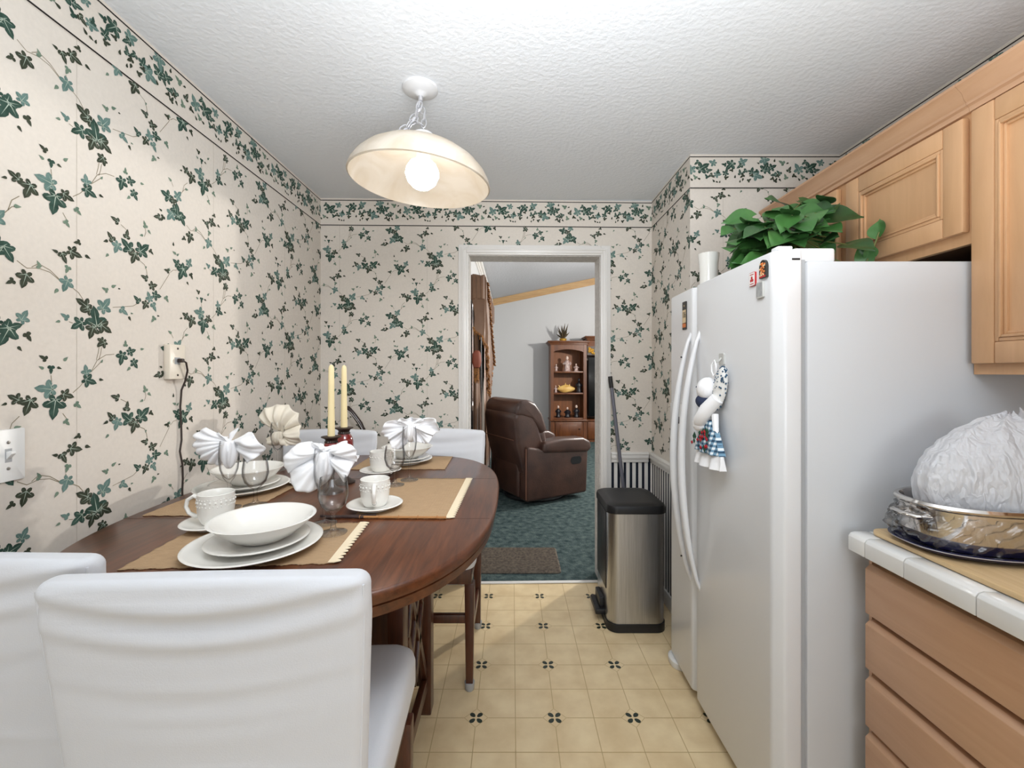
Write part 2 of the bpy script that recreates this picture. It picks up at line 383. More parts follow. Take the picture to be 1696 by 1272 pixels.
# --- ivy pattern: one repeat (units of the paper), x, y down, size, tip angle, colour
U = 0.000536; PW = 1020; PV = 1000
IVY = [
 # cluster A
 (120,305,92,172,'T'),(160,398,112,262,'D'),(222,342,66,-18,'B'),(45,382,86,250,'B'),(-10,342,58,150,'B'),(-48,366,24,200,'B'),(275,396,40,-42,'G'),(220,478,36,-50,'G'),
 (110,156,38,150,'B'),(213,160,30,45,'G'),(145,212,40,268,'D'),(103,204,26,150,'G'),(182,204,24,-20,'B'),
 # E
 (318,215,58,100,'T'),(338,272,76,-20,'D'),(400,266,28,-10,'B'),(405,166,22,60,'G'),
 # F
 (405,70,58,205,'B'),(525,146,78,258,'D'),(590,102,58,18,'D'),(612,176,60,-55,'D'),(662,86,28,10,'G'),(550,60,36,90,'G'),(572,205,32,225,'G'),
 # H
 (485,365,52,160,'B'),(560,424,56,80,'B'),(560,490,92,138,'D'),(672,478,102,42,'D'),(605,546,82,250,'B'),(458,470,56,130,'B'),(494,520,70,250,'T'),(430,502,32,205,'B'),(730,480,36,-40,'B'),(437,578,28,230,'G'),(683,326,42,110,'G'),(714,360,32,-40,'G'),(660,398,28,200,'G'),(690,585,20,250,'G'),
 # I
 (680,648,50,165,'B'),(745,686,62,20,'B'),(772,744,66,0,'D'),(714,760,62,110,'T'),(627,790,52,140,'D'),(684,818,58,240,'B'),(750,818,56,-60,'T'),(850,752,42,-55,'G'),(745,896,42,235,'G'),(782,870,20,0,'B'),(850,566,40,175,'B'),(872,556,24,100,'G'),
 # J
 (905,380,28,90,'B'),(915,435,34,160,'G'),(942,440,28,40,'G'),(930,496,64,150,'D'),(975,555,104,245,'D'),(1005,515,76,20,'D'),(1047,464,64,62,'T'),(1066,556,44,-60,'B'),(1030,612,28,-50,'B'),
 # K
 (845,1078,86,165,'D'),(912,1092,60,20,'B'),(948,1040,76,55,'T'),(940,1150,104,100,'D'),(982,1190,84,-58,'D'),(880,1200,84,232,'T'),(905,1150,60,200,'D'),(775,1245,52,195,'B'),(815,1240,44,240,'B'),(803,1192,26,160,'B'),(878,965,34,150,'G'),(1020,970,32,10,'G'),
 (1050,1295,80,255,'B'),(994,1316,38,215,'B'),(1110,1222,30,30,'G'),
 # C
 (204,652,56,-65,'B'),(165,632,30,165,'B'),(260,618,74,-15,'B'),(325,617,34,-20,'B'),(272,557,36,200,'B'),(222,708,40,250,'G'),(215,786,76,250,'T'),(170,825,32,235,'G'),(90,712,28,120,'G'),
 # D
 (303,868,82,150,'B'),(322,900,60,200,'B'),(425,855,92,55,'T'),(370,935,124,100,'D'),(275,980,80,215,'D'),(350,1008,82,250,'B'),(425,982,84,-32,'B'),(400,1066,60,230,'B'),(210,945,42,150,'T'),(178,975,26,200,'G'),(425,770,36,160,'G'),(475,743,34,30,'G'),(510,750,16,0,'B'),
 (540,875,56,-35,'T'),(577,910,30,-60,'B'),(592,880,18,0,'G'),
]
STEMS = [[(145,240),(148,270),(135,300)],[(250,330),(285,300),(310,270)],[(345,225),(375,195),(405,165)],[(350,215),(380,160),(430,130),(480,124)],[(405,90),(398,130),(388,160)],
 [(640,552),(680,570),(695,600),(700,632)],[(795,700),(835,640),(865,595),(875,575)],[(880,572),(905,550),(935,545)],[(470,862),(530,850),(600,835),(640,810)],
 [(1020,1215),(1060,1240),(1110,1228)],[(1110,1228),(1160,1236),(1210,1268)],[(60,735),(90,712),(140,730),(190,770)],[(215,735),(218,760)],[(240,790),(280,815),(305,850)],
 [(390,1090),(385,1120),(375,1160)],[(905,1000),(890,975)],[(970,1020),(1000,980),(1020,970)],[(560,400),(520,380)],[(220,460),(200,430)],[(685,340),(690,370),(680,400)],[(230,970),(250,975)],[(1030,920),(1000,950),(985,1000)]]

LEAF_L = [(0, 0), (-.13, .06), (-.21, .18), (-.17, .30), (-.04, .31), (.06, .24), (.12, .19), (.09, .34), (.17, .49), (.30, .56), (.41, .46), (.44, .30), (.42, .17), (.56, .22), (.76, .17), (1.0, 0)]
LEAF_M = [(0, 0), (-.10, .10), (-.10, .28), (.04, .42), (.20, .44), (.30, .30), (.32, .18), (.52, .22), (.78, .13), (1.0, 0)]
LEAF_S = [(0, 0), (.04, .16), (.22, .28), (.46, .24), (.78, .10), (1.0, 0)]
def leafshape(size):
    h = LEAF_L if size >= 58 else (LEAF_M if size >= 36 else LEAF_S)
    return h + [(x, -y) for x, y in reversed(h[1:-1])]
CI = {'D': 1, 'B': 2, 'T': 3, 'G': 4}
WMATS = ['paper', 'leafD', 'leafB', 'leafT', 'leafG', 'vein', 'stem', 'line', 'seam', 'stripeW', 'stripeN', 'drywall']

class Paper:
    def __init__(s, W, s0, s1, z0, z1, hole=None):
        s.W, s.s0, s.s1, s.z0, s.z1, s.hole = W, s0, s1, z0, z1, hole
        s.mb = MB(); s.k = 0
    def cl(s, a, z, zr=None):
        z0, z1 = zr or (s.z0, s.z1)
        return min(max(a, s.s0), s.s1), min(max(z, z0), z1)
    def ok(s, a, z, zr=None):
        z0, z1 = zr or (s.z0, s.z1)
        if not (s.s0 < a < s.s1 and z0 < z < z1): return False
        if s.hole and s.hole[0] < a < s.hole[1] and z < s.hole[2]: return False
        return True
    def leaf(s, cs, cz, L, ang, c, size, zr=None, jit=0.0):
        if not s.ok(cs, cz, zr): return
        s.k += 1
        o = 0.0006 + (s.k % 60) * 0.00001
        ca, sa = math.cos(R(ang)), math.sin(R(ang))
        wid = 1.0 if size >= 58 else 1.0
        pts = []
        for x, y in leafshape(size):
            x -= 0.40; y *= wid
            a, z = s.cl(cs + L * (x * ca - y * sa), cz + L * (x * sa + y * ca), zr)
            pts.append(s.W(a, z, o))
        s.mb.add(pts, [tuple(range(len(pts)))], CI[c])
        if size >= 50 and c != 'G':
            for ex, ey in ((.82, 0), (.30, .44), (.30, -.44)) + (((-.05, .26), (-.05, -.26)) if size > 80 else ()):
                d = Vector((ex, ey)); n = Vector((-d.y, d.x)).normalized() * 0.026
                tri = []
                for x, y in ((n.x, n.y), (ex, ey), (-n.x, -n.y)):
                    x += 0.02 - 0.40
                    a, z = s.cl(cs + L * (x * ca - y * sa), cz + L * (x * sa + y * ca), zr)
                    tri.append(s.W(a, z, o + 0.00025))
                s.mb.add(tri, [(0, 1, 2)], 5)
    def ivy(s):
        za, zb = 0.84, 2.262
        zr = (za, zb)
        k0 = int(math.floor((s.s0 / U) / PW)) - 2; k1 = int(math.ceil((s.s1 / U) / PW)) + 2
        for k in range(k0, k1):
            for j in range(-6, 7):
                for (x, y, size, ang, c) in IVY:
                    uy = y + 495 * k + j * PV - (k * 0)
                    cs = (x + PW * k) * U - 0.0265; cz = 2.272 - uy * U
                    if cz < za - .1 or cz > zb + .1: continue
                    s.leaf(cs, cz, size * (.92 if size > 56 else .98) * U, ang, c, size, zr)
                for st in STEMS:
                    for (xa, ya), (xb, yb) in zip(st, st[1:]):
                        p = Vector(((xa + PW * k) * U - .0265, 2.272 - (ya + 495 * k + j * PV) * U)); q = Vector(((xb + PW * k) * U - .0265, 2.272 - (yb + 495 * k + j * PV) * U))
                        if not (s.ok(p.x, p.y, zr) and s.ok(q.x, q.y, zr)): continue
                        n = Vector((-(q - p).y, (q - p).x)).normalized() * 0.0009
                        s.mb.add([s.W(p.x + n.x, p.y + n.y, .0004), s.W(q.x + n.x, q.y + n.y, .0004), s.W(q.x - n.x, q.y - n.y, .0004), s.W(p.x - n.x, p.y - n.y, .0004)], [(0, 1, 2, 3)], 6)
        # paper seams every roll
        a = -1.522 - 3 * PW * U
        while a < s.s1:
            if s.s0 < a < s.s1 and not (s.hole and s.hole[0] < a < s.hole[1]):
                wquad(s.mb, s.W, a - .0006, a + .0006, za, zb, .0003, 8)
            a += PW * U
    def border(s):
        zr = (2.266, 2.414); q = 0.000648
        wquad(s.mb, s.W, s.s0, s.s1, 2.4145, 2.4195, .0008, 7)
        wquad(s.mb, s.W, s.s0, s.s1, 2.2580, 2.2635, .0008, 7)
        wquad(s.mb, s.W, s.s0, s.s1, 2.2550, 2.2556, .0005, 8)
        for k in range(-8, 9):
            for (x, y, size, c) in BORDER:
                a = 1.019 + (x + 830 * k) * q; z = 2.4175 - (y - 35) * q
                s.leaf(a, z, size * 1.05 * q, (x * 37 + y * 91) % 360, c, size * 1.25, zr)
    def stripes(s):
        wquad(s.mb, s.W, s.s0, s.s1, 0.0, 0.79, .0003, 9)
        a = math.floor(s.s0 / .039) * .039
        while a < s.s1:
            if a > s.s0 and a + .016 < s.s1 and not (s.hole and s.hole[0] - .04 < a < s.hole[1] + .02):
                wquad(s.mb, s.W, a, a + .0165, 0.0, 0.79, .0006, 10)
            a += .039

BORDER = [(20,135,45,'B'),(85,125,72,'T'),(135,82,42,'D'),(185,115,88,'D'),(255,80,52,'T'),(230,140,46,'D'),(60,185,36,'B'),(120,190,36,'G'),(152,205,26,'B'),(95,212,26,'B'),(210,185,36,'D'),(252,182,42,'B'),(297,172,50,'T'),(300,148,34,'D'),(265,222,26,'B'),(290,230,22,'B'),(312,230,20,'B'),(345,95,36,'D'),(390,105,74,'D'),(360,155,48,'D'),(365,196,34,'B'),(495,72,60,'T'),(465,110,46,'D'),(468,155,42,'D'),(503,150,42,'D'),(430,190,26,'B'),(485,185,36,'B'),(490,211,26,'B'),(468,226,22,'B'),(540,216,32,'B'),(560,145,52,'D'),(605,185,74,'T'),(555,180,30,'B'),(645,190,26,'B'),(660,75,74,'T'),(665,118,74,'D'),(720,115,56,'D'),(610,86,22,'B'),(735,66,26,'B'),(790,80,46,'G'),(835,86,22,'B'),(768,160,42,'D'),(730,176,46,'D'),(715,206,32,'B'),(745,216,36,'B'),(776,214,26,'B'),(820,190,40,'G'),(760,185,30,'B'),(590,150,36,'D'),(690,150,44,'D'),(400,140,30,'B')]

def wbuild(p, name):
    return struct(p.mb.build(name, WMATS, smooth=False, fixn=False))

DX0, DX1, DTOP = -0.274, 0.562, 2.077          # doorway opening
hs0, hs1 = backs(DX0), backs(DX1)

p = Paper(W_left, YR - CA.y, 0.0, 0, CEIL)
wbox(p.mb, W_left, YR - CA.y, 0.1, 0, CEIL, -0.1, 0)
p.ivy(); p.border(); p.stripes(); wbuild(p, 'wall_left')

p = Paper(W_back, 0.0, L_BACK, 0, CEIL, hole=(hs0 - .03, hs1 + .03, DTOP + .03))
wbox(p.mb, W_back, -0.1, hs0, 0, CEIL, -0.145, 0)
wbox(p.mb, W_back, hs1, L_BACK + .1, 0, CEIL, -0.145, 0)
wbox(p.mb, W_back, hs0, hs1, DTOP, CEIL, -0.145, 0)
p.ivy(); p.border()
for a, b in ((0, hs0 - .06), (hs1 + .06, L_BACK)):
    q = Paper(W_back, a, b, 0, CEIL); q.mb = p.mb; q.stripes()
wbuild(p, 'wall_back')

p = Paper(W_jog, S_J, S_A, 0, CEIL)
wbox(p.mb, W_jog, S_J, S_A, 0, CEIL, -0.08, 0)
p.ivy(); p.border(); p.stripes(); wbuild(p, 'wall_jog')
p = Paper(W_alc, S_A, S_R, 0, CEIL)
wbox(p.mb, W_alc, S_A + .0004, S_R + .1, 0, CEIL, -0.1, .0002)
p.ivy(); p.border(); wbuild(p, 'wall_alcove')
p = Paper(W_right, S_R, S_R + 4.771, 0, CEIL)
wbox(p.mb, W_right, S_R, S_R + 4.771, 0, CEIL, -0.1, 0)
p.border(); wbuild(p, 'wall_right')

# wall behind the camera with a wide window
mb = MB()
WX0, WX1, WZ0, WZ1 = -0.95, 1.35, 0.85, 2.15
mb.box(XL - .1, WX0, YR - .1, YR, 0, CEIL); mb.box(WX1, XR + .1, YR - .1, YR, 0, CEIL)
mb.box(WX0, WX1, YR - .1, YR, 0, WZ0); mb.box(WX0, WX1, YR - .1, YR, WZ1, CEIL)
struct(mb.build('wall_rear', 'paper', smooth=False))
mb = MB()
for a, b, c, d in ((WX0, WX0 + .05, WZ0, WZ1), (WX1 - .05, WX1, WZ0, WZ1), (WX0, WX1, WZ0, WZ0 + .05), (WX0, WX1, WZ1 - .05, WZ1), (.18, .22, WZ0, WZ1)):
    mb.box(a, b, YR - .09, YR + .02, c, d)
struct(mb.build('window_1', 'trim', smooth=False))

# ceiling
mb = MB(); mb.box(XL - .1, XR + .1, YR - .1, 2.75, CEIL, CEIL + .1)
struct(mb.build('ceiling', 'ceil', smooth=False))

# vinyl floor with printed tile lines, diamonds and four-petal flowers
mb = MB(); FP = 0.304; FX = 0.165; FY = 1.679
mb.box(XL - .1, XR + .1, YR - .1, 2.752, -0.1, 0.0)
def fq(x0, x1, y0, y1, z, mi): mb.add([(x0, y0, z), (x1, y0, z), (x1, y1, z), (x0, y1, z)], [(0, 1, 2, 3)], mi)
xs = [FX + k * FP for k in range(-5, 6)]; ys = [FY + k * FP for k in range(-8, 4)]
lw = .0016; dd = .047
for x in xs:
    if XL < x + FP / 2 < XR: fq(x + FP / 2 - lw, x + FP / 2 + lw, -.6, 2.751, .0003, 1)
for y in ys:
    if -.6 < y + FP / 2 < 2.75: fq(XL, XR, y + FP / 2 - lw, y + FP / 2 + lw, .0003, 1)
for x in xs:
    for y in ys:
        if not (XL < x < XR and -.6 < y < 2.74): continue
        for y0_, y1_ in ((y + dd, min(y + FP - dd, 2.751)),):
            if y1_ > y0_: fq(x - lw, x + lw, y0_, y1_, .0003, 1)
        fq(x + dd, x + FP - dd, y - lw, y + lw, .0003, 1)
        for k in range(4):
            a0, a1 = R(90 * k), R(90 * k + 90)
            P = [(x + r * math.cos(a), y + r * math.sin(a), .0004) for r, a in ((dd, a0), (dd, a1), (dd - .0032, a1), (dd - .0032, a0))]
            mb.add(P, [(0, 1, 2, 3)], 1)
            # petal
            ca, sa = math.cos(a0 + PI / 4), math.sin(a0 + PI / 4)
            pl = []
            for u, v in ((.0055, 0), (.010, .0058), (.019, .0092), (.027, .0080), (.0315, .0035), (.0315, -.0035), (.027, -.0080), (.019, -.0092), (.010, -.0058)):
                pl.append((x + u * ca - v * sa, y + u * sa + v * ca, .0005))
            mb.add(pl, [tuple(range(9))], 2)
struct(mb.build('floor', ['vinyl', 'grout', 'petal'], smooth=False, fixn=False))

# chair rails and baseboards
def rail(W, s0, s1, name):
    m = MB()
    for o1, z0, z1 in ((.012, .766, .830), (.020, .790, .815), (.024, .815, .826)):
        wbox(m, W, s0, s1, z0, z1, 0.0007, o1)
    struct(m.build(name, 'trim', bevel=.003))
rail(W_left, -2.4, -.002, 'trim_1'); rail(W_back, .03, hs0 - .067, 'trim_2')
rail(W_back, hs1 + .067, L_BACK - .024, 'trim_3'); rail(W_jog, S_J + .002, S_A, 'trim_4')
def base(W, s0, s1, name):
    m = MB(); wbox(m, W, s0, s1, 0.0, .085, .0007, .012); struct(m.build(name, 'trim', bevel=.003))
base(W_left, -2.4, -.014, 'baseboard_left'); base(W_back, .0, hs0 - .067, 'baseboard_back'); base(W_back, hs1 + .067, L_BACK - .014, 'baseboard_back_corner'); base(W_jog, S_J + .002, S_A, 'baseboard_jog')

# door casing
mb = MB()
cw = .063
for o1, i0, i1 in ((.014, 0.0, cw), (.020, .012, cw - .016), (.024, .030, cw - .024)):
    wbox(mb, W_back, hs0 - i1, hs0 - i0, 0.0, DTOP + i1, .0008, o1)
    wbox(mb, W_back, hs1 + i0, hs1 + i1, 0.0, DTOP + i1, .0008, o1)
    wbox(mb, W_back, hs0 - i0, hs1 + i0, DTOP + i0, DTOP + i1, .0008, o1)
struct(mb.build('door_1', 'trim', bevel=.003))
mb = MB()   # textured reveal of the opening and metal threshold strip
wbox(mb, W_back, hs1 - .004, hs1 + .001, 0, DTOP, -.145, 0.0); wbox(mb, W_back, hs0 - .001, hs0 + .004, 0, DTOP, -.145, 0.0); wbox(mb, W_back, hs0, hs1, DTOP - .004, DTOP + .001, -.145, 0.0)
struct(mb.build('trim_5', 'drywall', smooth=False))
mb = MB(); wbox(mb, W_back, hs0 + .005, hs1 - .005, .0006, .007, -.022, .006)
struct(mb.build('trim_6', 'trim', bevel=.002))

# ------------------------------------------------------------------ living room shell
LX = -0.447; LE = 2.80; LYB = 8.8; SL = .208; LXR = 3.8; LY0 = 2.89
mb = MB(); mb.box(LX - .1, LXR + .1, 2.752, LYB + .1, -.1, -.001); struct(mb.build('floor_living_room', 'carpet', smooth=False))
mb = MB()
wy0, wy1, wz0, wz1 = 4.9, 6.9, .9, 2.2
mb.box(LX - .1, LX, LY0, wy0, 0, LE + .03); mb.box(LX - .1, LX, wy1, LYB + .1, 0, LE + .03); mb.box(LX - .1, LX, wy0, wy1, 0, wz0); mb.box(LX - .1, LX, wy0, wy1, wz1, LE + .03)
struct(mb.build('wall_living_room_window', 'livwall', smooth=False))
mb = MB(); zt = LE + SL * (LXR - LX)
mb.prism([(LX - .1, 0), (LXR + .1, 0), (LXR + .1, zt + .05), (LX - .1, LE + .0)], LYB, LYB + .1, plane='XZ')
struct(mb.build('wall_living_room_gable', 'livwall', smooth=False))
mb = MB(); mb.box(LXR, LXR + .1, LY0, LYB, 0, zt); struct(mb.build('wall_living_room_side', 'livwall', smooth=False))
mb = MB()
mb.prism([(LX - .1, LE - SL * .1), (LXR + .1, zt + SL * .1), (LXR + .1, zt + .12), (LX - .1, LE + .12)], LY0, LYB + .1, plane='XZ')
struct(mb.build('ceiling_living_room', 'livceil', smooth=False))
mb = MB(); mb.box(LX - .1, XL - .1, LY0 - .1, LY0, 0, 3.6); mb.box(CB.x + .02, LXR + .1, LY0 + .04, LY0 + .1, 0, 3.7)
mb.box(LX, CB.x + .1, LY0 + .02, LY0 + .1, DTOP + .2, 3.2)
struct(mb.build('wall_living_room_near', 'livwall', smooth=False))
# crown trims
mb = MB()
def crownring(y):  # profile against gable: x-position varies
    return None
for (d0, d1, h0, h1) in ((.0, .018, -.13, .0), (.0, .05, -.085, .0), (.0, .03, -.108, -.02)):
    P = []
    for x in (LX, LXR):
        zc = LE + SL * (x - LX) - .002
        P.append([(x, LYB - d1, zc + h0), (x, LYB - d0, zc + h0), (x, LYB - d0, zc + h1), (x, LYB - d1, zc + h1)])
    mb.loft(P)
struct(mb.build('trim_7', 'oaktrim', smooth=False))
mb = MB()
for (d1, h0) in ((.018, -.14), (.06, -.07), (.035, -.11)):
    mb.box(LX, LX + d1, LY0 + .1, LYB - .05, LE + h0, LE - .004)
struct(mb.build('trim_8', 'trim', smooth=False))
# window behind the curtain
t = MB()
for a, b, c, d in ((wy0, wy0 + .05, wz0, wz1), (wy1 - .05, wy1, wz0, wz1), (wy0, wy1, wz0, wz0 + .05), (wy0, wy1, wz1 - .05, wz1), (5.88, 5.92, wz0, wz1)):
    t.box(LX - .07, LX - .01, a, b, c, d)
w2 = struct(t.build('window_2', 'trim', smooth=False))
t = MB(); t.box(LX - .045, LX - .04, wy0, wy1, wz0, wz1); t.build('pane', 'windowglass', w2, smooth=False)
# doormat on the carpet
t = thing('doormat', 'brown ribbed doormat on the teal carpet just beyond the doorway', 'doormat', (0.0, 3.08, 0.0))
m = MB(); m.prism(rrect(-.36, .33, -.20, .21, .03), 0.0, .008); m.build('backing', 'mat_brown', t)
m = MB()
for k in range(26):
    y = -.185 + k * .0152
    m.tube([(-.35, y, .009), (.32, y, .009)], .0045, 6)
m.build('rib', 'mat_brown', t)

# ------------------------------------------------------------------ pendant lamp
def pendant():
    t = thing('pendant_lamp', 'alabaster glass dome pendant lamp with lit globe bulb hanging from the ceiling', 'lamp', (-.352, 1.665, 2.066), rot=(R(1.5), R(4.5), 0))
    prof = [(.268, 0.0), (.262, .022), (.245, .050), (.215, .082), (.17, .112), (.115, .134), (.055, .146), (.02, .148)]
    inner = [(r - .005, z - .004) for r, z in reversed(prof)]
    m = MB(); m.lathe(prof + inner + [(.262, -.003), (.268, 0.0)], 64, cap0=False, cap1=False)
    m.build('shade', 'shade', t, angle=60)
    m = MB(); m.lathe([(.0, .147), (.045, .148), (.056, .156), (.052, .172), (.036, .186), (.012, .196), (0, .198)], 32)
    m.build('finial', 'lampwhite', t)
    m = MB(); m.lathe([(.001, -.055), (.03, -.048), (.052, -.028), (.0625, 0), (.060, .02), (.048, .042), (.03, .055), (.025, .062), (.001, .062)], 32, c=(.012, -.03, .018))
    m.build('bulb', emitmat('bulb_glow', (255, 251, 246), 18), t)
    m = MB(); m.lathe([(.001, .0), (.024, .0), (.026, .06), (.001, .06)], 24, c=(.012, -.03, .076)); m.build('socket', 'wplastic', t)
    # canopy in world coordinates relative to the tilted root
    inv = t.matrix_basis.inverted() if False else (Matrix.Translation(t.location) @ t.rotation_euler.to_matrix().to_4x4()).inverted()
    m = MB(); m.lathe([(.0, -.034), (.012, -.032), (.02, -.026), (.03, -.022), (.05, -.018), (.066, -.008), (.068, -.0008)], 40, c=(-.352, 1.665, CEIL), T=inv); m.build('canopy', 'lampwhite', t)
    m = MB(); m.tube([tuple(inv @ Vector(q)) for q in ((-.352, 1.665, 2.40), (-.350, 1.66, 2.375))], .009, 10)
    m.build('canopy_loop', 'galv', t)
    # chain of links gathered to one side
    def chain(path, name):
        path = [Vector(q) for q in path]; m = MB(); i = 0
        L = [0]
        for a, b in zip(path, path[1:]): L.append(L[-1] + (b - a).length)
        d = 0.016; k = 0
        while d < L[-1] - .01:
            j = max(q for q in range(len(L)) if L[q] <= d); j = min(j, len(path) - 2)
            f = (d - L[j]) / (L[j + 1] - L[j]); c = path[j].lerp(path[j + 1], f); dr = (path[j + 1] - path[j]).normalized()
            sd = dr.cross(Vector((0, 1, .2))).normalized(); 
            if k % 2: sd = sd.cross(dr).normalized()
            ring = []
            for q in range(14):
                a = 2 * PI * q / 14
                ring.append(inv @ (c + dr * (.019 * math.cos(a)) + sd * (.0095 * math.sin(a))))
            m.tube(ring, .0024, 6, closed=True)
            d += .029; k += 1
        m.build(name, 'galv', t)
    chain([(-.350, 1.66, 2.375), (-.365, 1.655, 2.33), (-.395, 1.645, 2.275), (-.44, 1.63, 2.235), (-.475, 1.62, 2.205)], 'chain')
    chain([(-.350, 1.66, 2.37), (-.372, 1.655, 2.30), (-.405, 1.645, 2.25), (-.42, 1.63, 2.215)], 'chain')
    chain([(-.350, 1.665, 2.36), (-.335, 1.66, 2.32), (-.338, 1.655, 2.28), (-.356, 1.655, 2.29), (-.36, 1.655, 2.32)], 'chain')
    m = MB(); m.tube([tuple(inv @ Vector(q)) for q in ((-.351, 1.66, 2.38), (-.37, 1.655, 2.31), (-.41, 1.645, 2.25), (-.40, 1.645, 2.24), (-.37, 1.655, 2.255), (-.352, 1.665, 2.268))], .004, 8)
    m.build('cord', 'galv', t)
    # link fixing on the dome
    m = MB(); m.tube([tuple(inv @ Vector(q)) for q in ((-.50, 1.62, 2.198), (-.44, 1.62, 2.207))], .004, 8); m.build('hook', 'wplastic', t)
pendant()

# ------------------------------------------------------------------ switch, outlet, cord
t = thing('light_switch', 'white toggle switch plate on the ivy wallpaper near the white chair', 'switch', (XL, 1.027, 1.142))
m = MB(); m.prism(rrect(-.036, .036, -.062, .062, .004), .0008, .007, plane='YZ'); m.build('plate', 'wplastic', t, bevel=.002)
m = MB(); m.box(.006, .0075, -.007, .007, -.016, .016); m.build('slot', 'gasket', t)
m = MB(); m.prism([(0.006, -.010), (.006, .010), (.020, .010), (.020, .004)], -.005, .005, plane='XZ'); m.build('toggle', 'wplastic', t, bevel=.001)
for z in (-.031, .031):
    m = MB(); m.lathe([(0, 0), (.004, 0), (.0035, .0015), (0, .002)], 14, T=Matrix.Translation((.0068, 0, z)) @ Matrix.Rotation(R(90), 4, 'Y')); m.build('screw', 'screw', t)

t = thing('wall_outlet', 'ivory outlet box on the ivy wallpaper above the table with a cord plugged in', 'outlet', (XL, 1.528, 1.375))
m = MB(); m.prism(rrect(-.037, .037, -.061, .061, .004), .0008, .022, plane='YZ'); m.build('plate', 'ivory', t, bevel=.003)
for z in (-.046, .047):
    m = MB(); m.lathe([(0, 0), (.004, 0), (.0035, .0015), (0, .002)], 14, T=Matrix.Translation((.0218, 0, z)) @ Matrix.Rotation(R(90), 4, 'Y')); m.build('screw', 'bronze', t)
m = MB(); m.box(.0215, .0235, -.014, .010, -.008, .016); m.build('socket', 'gasket', t)

t = thing('power_cord', 'thin dark brown cord running down the ivy wallpaper from the outlet to the table', 'cord', (XL, 1.528, 1.375))
m = MB(); m.box(.0237, .040, -.006, .010, -.002, .012); m.build('plug', 'cord', t, bevel=.003)
m = MB()
m.tube([(.036, .004, .005), (.038, .018, -.002), (.034, .030, -.03), (.022, .034, -.07), (.010, .033, -.10), (.008, .030, -.16), (.008, .034, -.22), (.008, .036, -.28), (.008, .028, -.32), (.008, .040, -.37), (.008, .042, -.42), (.009, .038, -.46), (.0115, .036, -.54), (.03, .034, -.575), (.03, .034, -.62)], .0032, 8)
m.build('wire', 'cord', t)

# ------------------------------------------------------------------ table
TC = (-.595, 1.505); TA, TB, TZ = .548, .732, .914
t = thing('dining_table', 'dark stained wooden dining table with rounded top on a lattice pedestal, set for a meal', 'table', (TC[0], TC[1], 0))
m = MB()
rings = []
for z, ins in ((TZ - .058, .020), (TZ - .056, .010), (TZ - .034, .006), (TZ - .032, .010), (TZ - .029, .004), (TZ - .010, .0), (TZ - .003, .002), (TZ, .008)):
    rings.append([(x, y, z) for x, y in superell(0, 0, TA - ins, TB - ins, 2.8, 120)])
m.loft(rings)
m.build('tabletop', 'tablewood', t, angle=50)
m = MB()   # thin inlay joint lines across the top
for y in (-.245, .225):
    m.box(-.53, .53, y - .0012, y + .0012, TZ + .0001, TZ + .0004)
m.box(.36, .3622, -.245, .225, TZ + .0001, TZ + .0004); m.box(-.3622, -.36, -.245, .225, TZ + .0001, TZ + .0004)
m.build('inlay', 'darkwood', t, smooth=False)
PXo, PYo = .255, .215
for sx in (-1, 1):
    for sy in (-1, 1):
        m = MB(); m.box(sx * PXo - .024, sx * PXo + .024, sy * PYo - .03, sy * PYo + .03, 0, TZ - .058); m.build('post', 'darkwood', t, bevel=.004)
    m = MB()   # lattice side: rails, diagonals and inner diamond
    x0, x1 = sx * PXo - .012, sx * PXo + .012
    m.box(x0, x1, -PYo, PYo, .82, .855); m.box(x0, x1, -PYo, PYo, .10, .15)
    def bar(y0, z0, y1, z1, w=.014):
        d = Vector((y1 - y0, z1 - z0)); n = Vector((-d.y, d.x)).normalized() * w
        m.prism([(y0 + n.x, z0 + n.y), (y1 + n.x, z1 + n.y), (y1 - n.x, z1 - n.y), (y0 - n.x, z0 - n.y)], x0 + .002, x1 - .002, plane='YZ')
    bar(-PYo + .03, .15, PYo - .03, .82); bar(-PYo + .03, .82, PYo - .03, .15)
    bar(0, .26, .11, .485); bar(.11, .485, 0, .71); bar(0, .71, -.11, .485); bar(-.11, .485, 0, .26)
    m.build('lattice', 'darkwood', t, bevel=.002)
m = MB(); m.box(-PXo + .026, PXo - .026, PYo - .012, PYo + .012, .10, .80); m.build('end_board', 'darkwood', t, bevel=.003)
m = MB(); m.box(-.12, .12, -PYo + .035, PYo - .035, TZ - .10, TZ - .059); m.build('brace', 'darkwood', t)
m = MB(); m.box(-PXo + .03, -PXo + .20, -PYo - .01, -PYo + .012, .10, .85); m.build('end_board', 'darkwood', t, bevel=.003)

